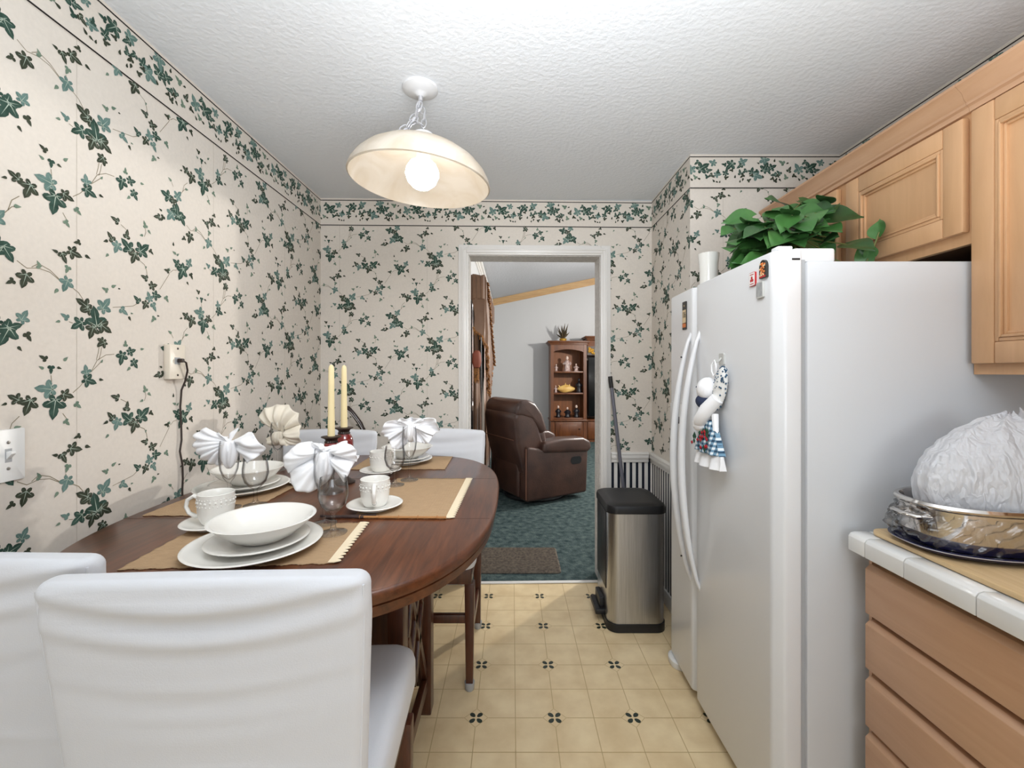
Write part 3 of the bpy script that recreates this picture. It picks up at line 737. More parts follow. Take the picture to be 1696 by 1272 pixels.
# ------------------------------------------------------------------ white slip-covered counter chairs
def make_chair(label, group):
    t = thing('dining_chair', label, 'chair', group=group)
    ZT, ZB = 1.030, .50; n = 64; rings = []
    nz = 60
    zs = [ZB + (ZT - .018 - ZB) * k / nz for k in range(nz + 1)]
    def ring(z, w, th, inset=0.0, crown=0.0):
        out = []
        lean = -.045 * max(0, (z - .62)) / .43
        for x, y in rrect(-w + inset, w - inset, -th + inset * .8, th - inset * .8, min(.021, th - inset * .8 - .001), 6) :
            out.append((x, y, z))
        # resample the long sides
        res = []
        for i in range(len(out)):
            a, b = out[i], out[(i + 1) % len(out)]
            res.append(a)
            if abs(a[0] - b[0]) > .1:
                for k in range(1, 24):
                    res.append((a[0] + (b[0] - a[0]) * k / 24, a[1], z))
        fin = []
        for x, y, z_ in res:
            u = x / w
            zz = z_ + crown * (1 - u * u)
            bow = -.018 * (1 - u * u)
            f = 0.0
            if y < 0:      # wrinkles on the rear face
                for A, z0, k, sg in ((.009, .992, .026, .010), (-.008, .973, .036, .011), (.006, .945, .030, .012), (-.002, .925, .03, .012), (.0018, .872, .022, .010), (-.0014, .850, .03, .012), (.0012, .790, .03, .014), (.0030, .735, -.03, .007), (.0012, .825, .01, .006)):
                    zc = z0 + k * (u * u) + .006 * u
                    f -= A * math.exp(-((z_ - zc) / sg) ** 2) * (1 - .6 * abs(u))
            else:
                for A, z0, k, sg in ((.004, .995, .03, .012), (-.004, .965, .03, .012), (.003, .915, .02, .012)):
                    zc = z0 + k * u * u
                    f += A * math.exp(-((z_ - zc) / sg) ** 2) * (1 - .7 * abs(u))
            fin.append((x, y + f + bow + lean, zz))
        return fin
    for z in zs:
        v = (z - ZB) / (ZT - ZB)
        w = .2175 + .025 * min(1, v * 1.15)
        rings.append(ring(z, w, .023, 0, .010 * max(0, (v - .9) * 10)))
    for k in range(1, 7):
        a = PI / 2 * k / 6
        rings.append(ring(ZT - .018 + .018 * math.sin(a), .2425, .023, .017 * (1 - math.cos(a)), .010))
    m = MB(); m.loft(rings); m.build('backrest', 'slip', t, angle=70)
    for sx in (-1, 1):     # corner piping on the cover
        m = MB(); pts = []
        for k in range(14):
            z = .52 + (1.018 - .52) * k / 13; v = (z - ZB) / (ZT - ZB)
            pts.append((sx * (.2115 + .025 * min(1, v * 1.15)), -.0165 - .045 * max(0, z - .62) / .43, z))
        m.tube(pts, .0021, 6); m.build('piping', 'slip', t)
    # seat cushion cover
    m = MB(); rings = []
    for z, ins in ((.52, .006), (.535, .0), (.59, .0), (.606, .004), (.616, .014), (.620, .03)):
        rings.append([(x, y, z) for x, y in rrect(-.232 + ins, .232 - ins, .028 + ins * .3, .455 - ins, .05, 8)])
    m.loft(rings); m.build('seat', 'slip', t, angle=50)
    m = MB(); m.box(-.215, .215, .035, .43, .45, .5195); m.build('seat_frame', 'darkwood', t, bevel=.006)
    for sx in (-1, 1):
        for y0, y1 in ((.40, .41), (.01, -.03)):
            rg = []
            for z, h in ((.03, .015), (.25, .018), (.45, .021)):
                yy = y1 + (y0 - y1) * z / .45; xx = sx * (.205)
                rg.append([(xx - h, yy - h, z), (xx + h, yy - h, z), (xx + h, yy + h, z), (xx - h, yy + h, z)])
            m = MB(); m.loft(rg); l = m.build('leg', 'darkwood', t, bevel=.003)
            m = MB(); m.lathe([(.016, 0), (.019, .004), (.021, .03), (.0215, .034), (.017, .034)], 16, c=(sx * .205, y1, 0)); m.build('foot_cap', 'gasket', l)
        m = MB(); m.box(sx * .205 - .009, sx * .205 + .009, -.01, .40, .19, .225); m.build('stretcher', 'darkwood', t, bevel=.003)
    m = MB(); m.box(-.2, .2, .39, .415, .28, .315); m.build('stretcher', 'darkwood', t, bevel=.003)
    return t
GC = 'white slip-covered chairs round the table'
ch = make_chair('white slip-covered chair with its back filling the near table end before the napkin-free plate stack', GC)
ch.location = (-.464, .704, 0); ch.rotation_euler = (0, 0, R(2.5))
copy_tree(ch, (-.936, .772, 0), R(0), 'white slip-covered chair pushed against the wall below the light switch', GC)
copy_tree(ch, (-.947, 2.222, 0), R(180), 'white slip-covered chair behind the tall ivory candles', GC)
copy_tree(ch, (-.384, 2.24, 0), R(180), 'white slip-covered chair beside the doorway, behind the table', GC)
ch['label'] = 'large white slip-covered chair, its back toward the camera, before the bowl on the tan placemat'

# ------------------------------------------------------------------ placemats
def placemat(cx, cy, w, d, rz, lace_side, label, extra=None):
    t = thing('placemat', label, 'placemat', (cx, cy, TZ), rz, 'tan woven placemats')
    m = MB()
    def top(u, v):
        x = -w / 2 + w * u; y = -d / 2 + d * v
        e = .0022 * math.sin(y * 160 + 2 * math.sin(x * 20)) if u in (0, 1) else 0
        e2 = .0022 * math.sin(x * 150) if v in (0, 1) else 0
        return (x + e, y + e2, .0028 + .0006 * math.sin(x * 700))
    N = 60
    m.grid(top, 90, 24)
    o = m.build('mat', 'mat_tan', t, fixn=False)
    md = o.modifiers.new('solid', 'SOLIDIFY'); md.thickness = .0022; md.offset = -1
    for side in lace_side:
        m = MB(); pts = []
        L = d if side in 'RL' else w
        k = int(L / .017); a = []
        for i in range(k * 6 + 1):
            s_ = -L / 2 + L * i / (k * 6)
            a.append((s_, .003 + .012 * abs(math.sin(PI * i / 6))))
        poly = [(-L / 2, -.012)] + [(L / 2, -.012)] + [(x, y) for x, y in reversed(a)]
        sg = {'R': lambda x, y: (w / 2 + y, -x), 'L': lambda x, y: (-w / 2 - y, x), 'B': lambda x, y: (-x, -d / 2 - y), 'T': lambda x, y: (x, d / 2 + y)}[side]
        poly = [sg(x, y) for x, y in poly]
        m.prism(poly, .0034, .0046); m.build('lace_trim', 'lace', t, smooth=False)
    if extra:
        m = MB(); m.tube([(-w / 2 + .01, -d / 2 - .001, .0048), (w / 2 - .01, -d / 2 - .001, .0048)], .0038, 8)
        for k in range(5):
            x = -w / 2 + .03 + k * (w - .06) / 4; m.tube([(x - .006, -d / 2 - .001 + .0048 * math.cos(a_), .0052 + .0048 * math.sin(a_)) for a_ in [q * PI / 5 for q in range(10)]], .0012, 5, closed=True)
        m.build('cord_edge', 'tanedge', t)
    return t
placemat(-.63, 1.075, .45, .26, R(4), 'R', 'tan woven placemat with scalloped lace edge under the front stack of white plates')
placemat(-.948, 1.50, .29, .44, 0, '', 'tan woven placemat beside the wall under the stack of plates below the power cord')
placemat(-.318, 1.492, .285, .47, R(-1.2), 'R', 'empty tan placemat with lace edge beside the cup on the doorway side of the table', True)
placemat(-.50, 2.03, .41, .28, R(1), '', 'tan woven placemat at the far table end in front of the doorway-side chair')

# ------------------------------------------------------------------ china
def plateprof(r, h, foot, well):
    return [(0.001, .004), (foot, .004), (foot + .001, 0), (foot + .005, 0), (foot + .006, .004), (well, .006), (r - .004, h - .003), (r, h), (r - .003, h + .002), (r - .008, h + .001), (well, .0105), (well * .8, .009), (.001, .009)]
def china(name, label, cat, prof, loc, group=None, rot=(0, 0, 0)):
    o = MB().lathe(prof, 56).build(name, 'china', angle=60)
    o.location = loc; o.rotation_euler = rot
    return tag(o, label, cat, group)
P_DIN = plateprof(.148, .020, .085, .098); P_SAL = plateprof(.112, .016, .065, .075); P_SAU = plateprof(.084, .016, .044, .05)
P_BOWL = [(.001, .004), (.045, .004), (.046, 0), (.051, 0), (.052, .005), (.075, .012), (.095, .030), (.112, .046), (.117, .050), (.113, .0515), (.108, .049), (.09, .034), (.07, .018), (.045, .0105), (.001, .009)]
P_BOWL2 = [(.001, .004), (.045, .004), (.046, 0), (.051, 0), (.056, .006), (.092, .028), (.112, .050), (.117, .056), (.113, .0575), (.107, .054), (.087, .034), (.05, .012), (.001, .010)]
ZM = TZ + .0036
def stack(x, y, lab, bowl, tilt=(0, 0), rs=1.0):
    a = china('dinner_plate', f'large white dinner plate under the stack {lab}', 'plate', [(r * rs, z) for r, z in P_DIN], (x, y, ZM), 'white dinner plates')
    b = china('salad_plate', f'white salad plate within the stack {lab}', 'plate', P_SAL, (x + .005, y + .005, ZM + .0115), 'white salad plates', (R(tilt[0] * .4), R(tilt[1] * .4), 0))
    c = china('soup_bowl', f'white bowl topping the stack {lab}', 'bowl', bowl, (x + .012, y + .012, ZM + .0225), 'white soup bowls', (R(tilt[0]), R(tilt[1]), 0))
stack(-.612, 1.035, 'in front of the big white chair', P_BOWL)
stack(-.965, 1.555, 'beside the wall behind the fan napkin', P_BOWL2, rs=1.02)
stack(-.505, 2.03, 'at the far end by the doorway', P_BOWL, rs=.88)

def cup(x, y, hang, label, body=.044, h=.082):
    sc = china('saucer', 'white saucer under the cup ' + label, 'saucer', P_SAU, (x, y, TZ + .0042), 'white saucers')
    t = thing('coffee_cup', 'white embossed coffee cup ' + label, 'cup', (x, y, TZ + .0042 + .0095), hang, 'white coffee cups')
    b = body
    prof = [(.001, .003), (b * .62, .003), (b * .64, 0), (b * .74, 0), (b * .82, .006), (b * .95, .02), (b, .04), (b, h - .004), (b * 1.01, h), (b * .97, h + .001), (b * .93, h - .004), (b * .92, .03), (b * .8, .012), (.001, .008)]
    m = MB(); m.lathe(prof, 48); m.build('body', 'china', t, angle=60)
    m = MB()   # embossed band
    for z, r, k in ((.062, .0035, 22), (.052, .0022, 30), (.070, .0018, 36)):
        for i in range(k):
            a = 2 * PI * i / k; 
            m.lathe([(0, -r * 1.0), (r * .8, -r * .6), (r, 0), (r * .8, r * .6), (0, r)], 6, c=(b * .998 * math.cos(a), b * .998 * math.sin(a), z + .0012 * math.sin(i * 2.3)))
    m.build('embossed_band', 'china', t)
    m = MB()
    m.tube([(b * .97, 0, h - .014), (b + .012, 0, h - .008), (b + .028, 0, h - .018), (b + .032, 0, h - .036), (b + .024, 0, h - .054), (b + .008, 0, h - .063), (b * .95, 0, h - .062)], [.006, .0058, .0052, .005, .0052, .0058, .006], 10, flat=1.2)
    m.build('handle', 'china', t)
cup(-.812, 1.19, R(188), 'beside the front stack of plates')
cup(-.425, 1.345, R(-75), 'on the empty lace-edged placemat')
cup(-.548, 1.81, R(60), 'by the far placemat near the red candle holders')
o = china('saucer', 'white saucer half hidden behind the large napkin on the stemmed glass', 'saucer', P_SAU, (-.772, 1.668, TZ + .0006), 'white saucers')

m = thing('chopsticks', 'pair of dark sticks lying under the saucer edge on the table', 'sticks', (-.47, 1.268, TZ))
for k, (a, b) in enumerate((((-.09, .0, .005), (.04, -.012, .005)), ((-.07, -.012, .005), (.07, .008, .0055)))):
    q = MB(); q.tube([a, b], .0038, 8); q.build('stick', 'darkstick', m)

# ------------------------------------------------------------------ glasses
def goblet(x, y, label, sc=1.0):
    prof = [(.001, .004), (.03, .0015), (.034, 0), (.035, .002), (.02, .006), (.008, .012), (.0055, .022), (.005, .040), (.007, .052), (.018, .060), (.031, .075), (.0375, .098), (.037, .120), (.0325, .147),
            (.0318, .147), (.036, .120), (.0362, .098), (.030, .077), (.017, .0635), (.001, .058)]
    o = MB().lathe([(r * sc, z * sc) for r, z in prof], 40).build('wine_glass', 'glass', angle=60)
    o.location = (x, y, TZ + .0042); return tag(o, label, 'glass', 'short clear wine glasses')
def flute(x, y, label):
    prof = [(.001, .004), (.028, .0015), (.033, 0), (.034, .002), (.018, .006), (.006, .012), (.0042, .025), (.004, .070), (.006, .080), (.016, .094), (.025, .120), (.0285, .150), (.0275, .185), (.025, .208),
            (.0242, .208), (.0265, .185), (.0272, .150), (.0238, .121), (.014, .097), (.001, .086)]
    o = MB().lathe(prof, 40).build('champagne_flute', 'glass', angle=60)
    o.location = (x, y, TZ + .0042); return tag(o, label, 'flute', 'tall clear flutes')
goblet(-.468, 1.135, 'clear wine glass standing in front of the large white napkin')
flute(-.522, 1.205, 'clear stemmed flute holding the large white napkin near the candle holders')
goblet(-.812, 1.372, 'clear wine glass beside the wall-side stack of plates')
flute(-.878, 1.345, 'clear flute holding the pleated fan napkin by the wall')
goblet(-.437, 1.615, 'clear wine glass between the two cups on the doorway side')
flute(-.400, 1.690, 'clear flute holding the white napkin on the doorway side', )
flute(-1.005, 1.86, 'clear flute holding the cream napkin behind the wall-side plates')

# ------------------------------------------------------------------ napkins
def napkin(name, label, loc, wings, pinch_z, tuck, m_='napkin', seed=1, th=.0016, tuckr=.019):
    """wings: list of (angle0, angle1, r0..r1 fn list, pleats, amp, ybulge)"""
    t = thing('napkin', label, 'napkin', loc, 0, 'cloth napkins in glasses')
    rr = random.Random(seed)
    for (a0, a1, rad, pl, amp, yb) in wings:
        m = MB()
        def fn(u, v):
            a = a0 + (a1 - a0) * u
            k = u * (len(rad) - 1); i = min(int(k), len(rad) - 2); f = k - i; f = f * f * (3 - 2 * f)
            r = rad[i] * (1 - f) + rad[i + 1] * f
            q = r * (.06 + .94 * v)
            ph = math.cos(u * pl * 2 * PI)
            y = amp * ph * (v ** .8) + yb * math.sin(PI * min(1, v * .9)) * math.sin(PI * u) - yb * .4 + .006 * v * math.sin(a * .11 + v * 6 + seed) * (1 if pl < 3 else .3)
            rip = .003 * math.sin(u * 31 + v * 5) * v
            return (q * math.cos(R(a)), y + rip, pinch_z + q * math.sin(R(a)) + .25 * amp * math.sin(u * pl * 2 * PI) * v)
        m.grid(fn, max(40, int(pl * 16)), 16)
        m.build('wing', m_, t, solid=th, angle=80, fixn=False)
    if tuck:
        m = MB(); rings = []
        for k in range(13):
            f = k / 12; z = pinch_z + .004 - tuck * f
            rr_ = tuckr * (math.sin(PI * (.12 + .86 * f)) ** .7) + .003
            rings.append([(rr_ * (1 + .16 * math.cos(7 * q * 2 * PI / 42 + f * 2)) * math.cos(q * 2 * PI / 42), rr_ * (1 + .16 * math.cos(7 * q * 2 * PI / 42 + f * 2)) * math.sin(q * 2 * PI / 42), z) for q in range(42)])
        m.loft(rings); m.build('tuck', m_, t, angle=80)
    return t
# fan napkin by the wall
napkin('n', 'white finely pleated fan napkin in the flute beside the wall', (-.878, 1.345, TZ), [
    (150, 246, [.090, .112, .110, .10, .092, .080], 7, .006, -.02), (30, -48, [.060, .085, .108, .100, .085], 1.6, .014, -.025), (150, 60, [.05, .018, .012, .05], 3, .006, -.01)], .208, .085, seed=2)
# large loose napkin
napkin('n', 'large loosely folded white napkin in the flute in front of the candles', (-.522, 1.205, TZ), [
    (152, 208, [.058, .090, .108, .116], .6, .016, -.050), (196, 264, [.112, .122, .118, .108, .088], .9, .026, -.025), (42, -14, [.030, .068, .092, .092], .6, .016, -.035), (-8, -64, [.088, .088, .094, .096, .06], .9, .022, -.015), (165, 20, [.055, .030, .022, .036], 1.2, .010, -.02)], .200, .085, seed=3, tuckr=.022)
# doorway-side napkin
napkin('n', 'white folded napkin spread above the flute on the doorway side', (-.400, 1.712, TZ), [
    (160, 215, [.055, .10, .118, .105], 1.2, .014, .035), (212, 262, [.105, .11, .105, .075], 1.4, .014, .02), (28, -25, [.06, .105, .115, .10], 1.2, .012, .035), (-20, -75, [.10, .10, .085, .07], 1.4, .014, .02), (165, 20, [.055, .03, .03, .055], 2, .008, .02)], .216, .07, seed=4)
# cream napkin
napkin('n', 'cream fan napkin standing behind the wall-side stack of plates', (-1.005, 1.86, TZ), [
    (155, 20, [.095, .12, .118, .125, .115, .09], 5, .012, -.04), (205, 330, [.07, .06, .055, .06, .085], 2, .010, -.02), (20, -55, [.09, .10, .10, .07], 1.5, .013, -.03)], .165, .05, m_='napcream', seed=5)

# ------------------------------------------------------------------ candles
def candle(x, y, hh, label1, label2, ct):
    t = thing('candle_holder', label1, 'candle holder', (x, y, TZ), 0, 'red glazed candle holders')
    k_ = hh / .205
    m = MB(); m.lathe([(.001, 0), (.040, 0), (.041, .006), (.030, .012), (.018, .020), (.011, .032), (.010, .062), (.014, .078)], 32); m.build('foot', 'bronze', t)
    m = MB(); m.lathe([(.013, .0785), (.022, .088), (.031, .105 * k_), (.0345, .130 * k_), (.034, .150 * k_), (.029, .166 * k_), (.022, .1755 * k_)], 36); m.build('body', 'redglaze', t)
    n = 40; rings = []; m = MB()
    for r, z, fl in ((.022, .176, 0), (.0225, .178, .05), (.019, .184, .05), (.021, .189, .05), (.025, .1915, 0), (.034, .1955, 0), (.034, .198, 0), (.024, .1985, 0), (.013, .1988, 0)):
        z *= k_
        rings.append([(r * (1 + fl * math.cos(18 * 2 * PI * k / n)) * math.cos(2 * PI * k / n), r * (1 + fl * math.cos(18 * 2 * PI * k / n)) * math.sin(2 * PI * k / n), z) for k in range(n)])
    m.loft(rings); m.build('cap', 'bronze', t)
    c = thing('taper_candle', label2, 'candle', (x, y, TZ + hh * .97 + .0005), 0, 'ivory taper candles')
    m = MB(); m.lathe([(.0125, 0), (.012, .03), (.0105, ct * .6), (.0095, ct - .014), (.007, ct - .004), (.002, ct)], 24); m.build('wax', 'candle', c)
    m = MB(); m.tube([(0, 0, ct - .004), (.001, 0, ct + .004)], .0009, 6); m.build('wick', 'wplastic', c)
candle(-.640, 1.535, .205, 'red glazed candle holder with dark cap, mostly hidden by the large napkin', 'ivory taper candle in the holder half hidden by the large napkin', .252)
candle(-.645, 1.665, .220, 'red glazed candle holder with dark cap, its round red body showing', 'ivory taper candle in the holder whose red body shows', .238)

# dark handle behind the far chair
t = thing('walking_cane', 'dark brown polished handle rising above the white chair behind the candles', 'cane', (-.87, 2.60, 0))
m = MB(); m.tube([(.085, .0, .0), (.045, .0, .55), (-.01, .01, .95), (-.045, .012, 1.03), (-.085, .012, 1.085), (-.118, .012, 1.125), (-.136, .012, 1.128), (-.138, .012, 1.112)], [.010, .011, .013, .015, .014, .012, .011, .008], 12, flat=.9); m.build('shaft', 'canewood', t)
m = MB(); m.tube([(-.130, .0, 1.118), (-.098, -.004, 1.098), (-.055, -.006, 1.045), (-.02, -.004, .985)], .0012, 6); m.build('inlay', 'wplastic', t)

# ------------------------------------------------------------------ refrigerator
FYN, FYF, FXD, FXB, FSEAM = 1.21, 2.03, .733, .824, 1.746
t = thing('refrigerator', 'white side-by-side refrigerator with curved handles beneath the maple cabinets', 'refrigerator', (0, 0, 0))
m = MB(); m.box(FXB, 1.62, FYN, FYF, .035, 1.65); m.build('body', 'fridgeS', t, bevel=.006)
m = MB(); m.box(FXB - .014, FXB - .0005, FYN + .008, FSEAM - .006, .06, 1.655); m.box(FXB - .014, FXB - .0005, FSEAM + .006, FYF - .008, .06, 1.655); m.build('gasket', 'gasket', t)
def fdoor(y0, y1, name):
    m = MB(); n = 20; poly = []
    for k in range(n + 1):
        u = k / n; y = y0 + (y1 - y0) * u
        e = min(u, 1 - u) * (y1 - y0)
        r = .022; dx = 0 if e > r else r - math.sqrt(max(0, r * r - (r - e) ** 2))
        gb = 0.008 * (1 - ((y - (FYN + FYF) / 2) / .41) ** 2)
        poly.append((FXD + dx - gb + .006, y))
    for e in (.0015, .004, .008, .013, .018):
        pass
    poly = [(FXB - .0145, y0)] + poly + [(FXB - .0145, y1)]
    m.prism(poly, .045, 1.684); return m.build(name, 'fridge', t, bevel=.007, segs=3, angle=35)
d1 = fdoor(FYN - .002, FSEAM - .003, 'refrigerator_door'); d2 = fdoor(FSEAM + .003, FYF, 'freezer_door')
def handle(y, d):
    pts = []; rad = []
    for k in range(25):
        u = k / 24; z = .485 + 1.015 * u
        pts.append((FXD + .004 - .074 * math.sin(PI * u) ** .75, y + (0.0), z)); rad.append(.007 + .007 * math.sin(PI * u))
    m = MB(); m.tube(pts, rad, 12, flat=1.25); m.build('handle', 'fridge', d)
    if y > FSEAM:
        for z in (.59, 1.40):
            m = MB(); m.lathe([(0, 0), (.004, 0), (.003, .002), (0, .002)], 10, T=Matrix.Translation((FXD - .012 - .03, y - .012, z)) @ Matrix.Rotation(R(-90), 4, 'X')); m.build('handle_screw', 'blackpl', d)
handle(FSEAM - .052, d1); handle(FSEAM + .035, d2)
m = MB(); m.box(FXD - .006, FXD + .02, 1.86, 1.995, 1.06, 1.20); m.build('dispenser', 'fridge', d2, bevel=.004)
m = MB(); m.box(FXD - .0075, FXD, 1.885, 1.905, 1.115, 1.145); m.build('dispenser_button', 'blackpl', d2)
m = MB(); m.prism(rrect(.795, .915, FYN + .012, FYN + .10, .012), 1.6505, 1.690); m.box(.815, .835, FYN + .02, FYN + .05, 1.66, 1.685); m.build('hinge_cover', 'fridge', t, bevel=.006)
m = MB(); m.box(.752, .795, FYN + .016, FYN + .05, 1.6845, 1.697); m.build('hinge_cap', 'fridge', t, bevel=.004)
m = MB(); m.box(.780, .802, FYN - .0035, FYN + .0, 1.652, 1.657); m.build('hinge_gap', 'blackpl', t)
m = MB(); m.lathe([(.0, 0), (.03, 0), (.034, .01), (.034, .03), (.028, .038), (0, .040)], 24, c=(.765, FYF - .04, .0), sx=1.3, sy=1.7); m.build('foot', 'wplastic', t)
m = MB(); m.box(.79, 1.58, FYN + .03, FYF - .03, .0, .0345); m.build('base', 'gasket', t)

# magnets and cards on the doors (front plane)
def mag(name, label, y, z, w, h, cat, base, th=.003, arch=False):
    gb = 0.008 * (1 - ((y - (FYN + FYF) / 2) / .41) ** 2)
    t = thing(name, label, cat, (FXD - gb + .0045, y, z))
    m = MB()
    if arch:
        poly = [(-w / 2, -h / 2), (w / 2, -h / 2), (w / 2, h * .1)] + [(w / 2 * math.cos(a), h * .1 + h * .4 * math.sin(a)) for a in [PI * q / 12 for q in range(1, 12)]] + [(-w / 2, h * .1)]
    else: poly = rrect(-w / 2, w / 2, -h / 2, h / 2, .004, 4)
    m.prism(poly, -th, .002, plane='YZ'); m.build('backing', base, t)
    return t, -th
def patch(t, x, y0, y1, z0, z1, mt, name='print'):
    m = MB(); m.box(x - .0006, x + .0002, y0, y1, z0, z1); m.build(name, mt, t, smooth=False)
RT = (R(90), 0, R(-90))
t, x = mag('calendar_card', 'dark and cream printed card with bold figures on the freezer door', 1.835, 1.578, .040, .118, 'card', 'printdark')
patch(t, x, -.017, .017, -.034, .024, 'printcream'); patch(t, x, -.017, .017, -.050, -.031, 'orange')
text_obj('lettering', '106', .036, 'printdark', t, (x - .0008, 0, .002), RT, sx=.62)
text_obj('lettering', 'v', .016, 'printcream', t, (x - .0004, 0, .042), RT)
t, x = mag('magnet', 'white magnet with red border and three red ovals near the top of the door', 1.320, 1.622, .032, .042, 'magnet', 'printred')
patch(t, x, -.0145, .0145, -.0195, .0195, 'wplastic')
m = MB()
for dy, dz in ((0, .004), (-.0045, -.004), (.0045, -.004)):
    m.lathe([(0, 0), (.0045, 0), (.0045, .0006), (0, .0006)], 16, T=Matrix.Translation((x - .0006, dy, dz)) @ Matrix.Rotation(R(-90), 4, 'Y'))
m.build('emblem', 'printred', t)
patch(t, x - .0004, -.010, .010, .0125, .015, 'printred'); patch(t, x - .0004, -.010, .010, -.0155, -.013, 'printred')
t, x = mag('souvenir_magnet', 'arched dark souvenir magnet with an orange center at the door corner', 1.263, 1.640, .034, .052, 'magnet', 'printdark', .006, True)
m = MB(); rr = random.Random(3)
for k in range(26):
    m.lathe([(0, 0), (.0032, 0), (.002, .0015), (0, .002)], 7, T=Matrix.Translation((x - .0002, rr.uniform(-.012, .012), rr.uniform(-.016, .018))) @ Matrix.Rotation(R(-90), 4, 'Y'))
m.build('relief', 'orange', t)
m = MB()
for k in range(14):
    m.lathe([(0, 0), (.0026, 0), (.002, .0015), (0, .002)], 7, T=Matrix.Translation((x - .0005, rr.uniform(-.014, .014), rr.uniform(-.020, .016))) @ Matrix.Rotation(R(-90), 4, 'Y'))
m.build('relief', 'printcream', t); patch(t, x, -.015, .015, -.025, -.019, 'printred')
t, x = mag('photo_magnet', 'small grey clear-edged photo magnet below the arched souvenir magnet', 1.280, 1.582, .034, .048, 'magnet', 'clearhook', .005)
patch(t, x, -.014, .014, -.019, .021, 'photogrey')
t, x = mag('adhesive_hook', 'clear adhesive hook on the refrigerator door holding the snowman towel', 1.505, 1.384, .034, .040, 'hook', 'clearhook', .004)
m = MB(); m.tube([(-.003, 0, .004), (-.012, 0, -.006), (-.020, 0, -.010), (-.024, 0, -.002)], .0035, 8); m.build('prong', 'clearhook', t)

# hanging snowman towel
t = thing('kitchen_towel', 'snowman kitchen towel with plaid skirt hanging from a hook on the refrigerator door', 'towel', (FXD - .030, 1.505, 1.384))
m = MB(); m.tube([(.0, 0, -.004), (-.004, .012, -.020), (-.004, .012, -.042), (-.002, .0, -.060), (0, -.012, -.042), (0, -.011, -.020)], .0028, 8, closed=True); m.build('loop', 'napkin', t)
def blob(cx, cy, cz, rx, ry, rz_, mt, name, seed=0, T=None, parent=None, wob=.06):
    m = MB(); rings = []; n = 24
    for i in range(1, 16):
        a = PI * i / 16; rings.append([(cx + rx * math.sin(a) * math.cos(2 * PI * k / n) * (1 + wob * math.sin(3 * 2 * PI * k / n + seed + i * .5)), cy + ry * math.sin(a) * math.sin(2 * PI * k / n) * (1 + wob * math.cos(2 * 2 * PI * k / n + seed)), cz + rz_ * math.cos(a)) for k in range(n)])
    m.loft(rings, T=T); return m.build(name, mt, parent or t, angle=80)
# brimmed hat, head, scarf, arms, skirt, hem; y decreases toward the camera side
hat = blob(.006, -.030, -.098, .018, .030, .080, 'wplastic', 'hat', 1, T=Matrix.Translation((0, 0, 0)) @ Matrix.Translation((0, -.02, -.09)) @ Matrix.Rotation(R(22), 4, 'X') @ Matrix.Translation((0, .02, .09)))
m = MB(); rr = random.Random(5)
for k in range(110):
    a = rr.uniform(0, 2 * PI); v = rr.uniform(-1, 1); 
    q = Matrix.Translation((0, -.02, -.09)) @ Matrix.Rotation(R(22), 4, 'X') @ Matrix.Translation((0, .02, .09)) @ Vector((.006 + .0172 * math.sqrt(1 - v * v) * math.cos(a), -.030 + .0312 * math.sqrt(1 - v * v) * math.sin(a), -.098 + .081 * v))
    m.lathe([(0, -.004), (.0036, 0), (0, .004)], 5, c=tuple(q))
m.build('check_pattern', 'towelblue', hat)
hd = blob(-.006, .040, -.105, .036, .040, .042, 'napkin', 'head', 2, wob=.02)
m = MB(); m.lathe([(0, 0), (.004, 0), (0, .004)], 8, T=Matrix.Translation((-.040, .052, -.098)) @ Matrix.Rotation(R(-90), 4, 'Y')); m.build('eye', 'towelnavy', hd)
blob(-.010, .050, -.150, .030, .040, .030, 'towelnavy', 'scarf', 3)
m = MB(); m.tube([(-.004, -.028, -.135), (-.028, .000, -.175), (-.036, .030, -.215), (-.032, .045, -.225)], [.022, .024, .024, .020], 14); m.build('arm', 'napkin', t)
blob(-.030, .050, -.232, .022, .034, .026, 'napkin', 'mitten', 4, wob=.03)
blob(-.012, .078, -.228, .018, .026, .030, 'napkin', 'mitten', 5, wob=.03)
m = MB(); m.tube([(-.004, -.012, -.190), (-.008, -.026, -.24), (-.006, -.042, -.30)], [.012, .010, .003], 8); m.build('sash', 'napkin', t)
def skirt(z0, z1, w0, w1, mt, name, mi=None):
    m = MB(); n = 72; rings = []
    for i in range(13):
        f = i / 12; z = z0 + (z1 - z0) * f; w = w0 + (w1 - w0) * f
        rings.append([(-.008 + (.018 + .010 * f) * math.cos(2 * PI * k / n) + .007 * f * math.cos(9 * 2 * PI * k / n), .020 + w * math.sin(2 * PI * k / n) + .004 * f * math.sin(7 * 2 * PI * k / n), z) for k in range(n)])
    m.loft(rings)
    return m
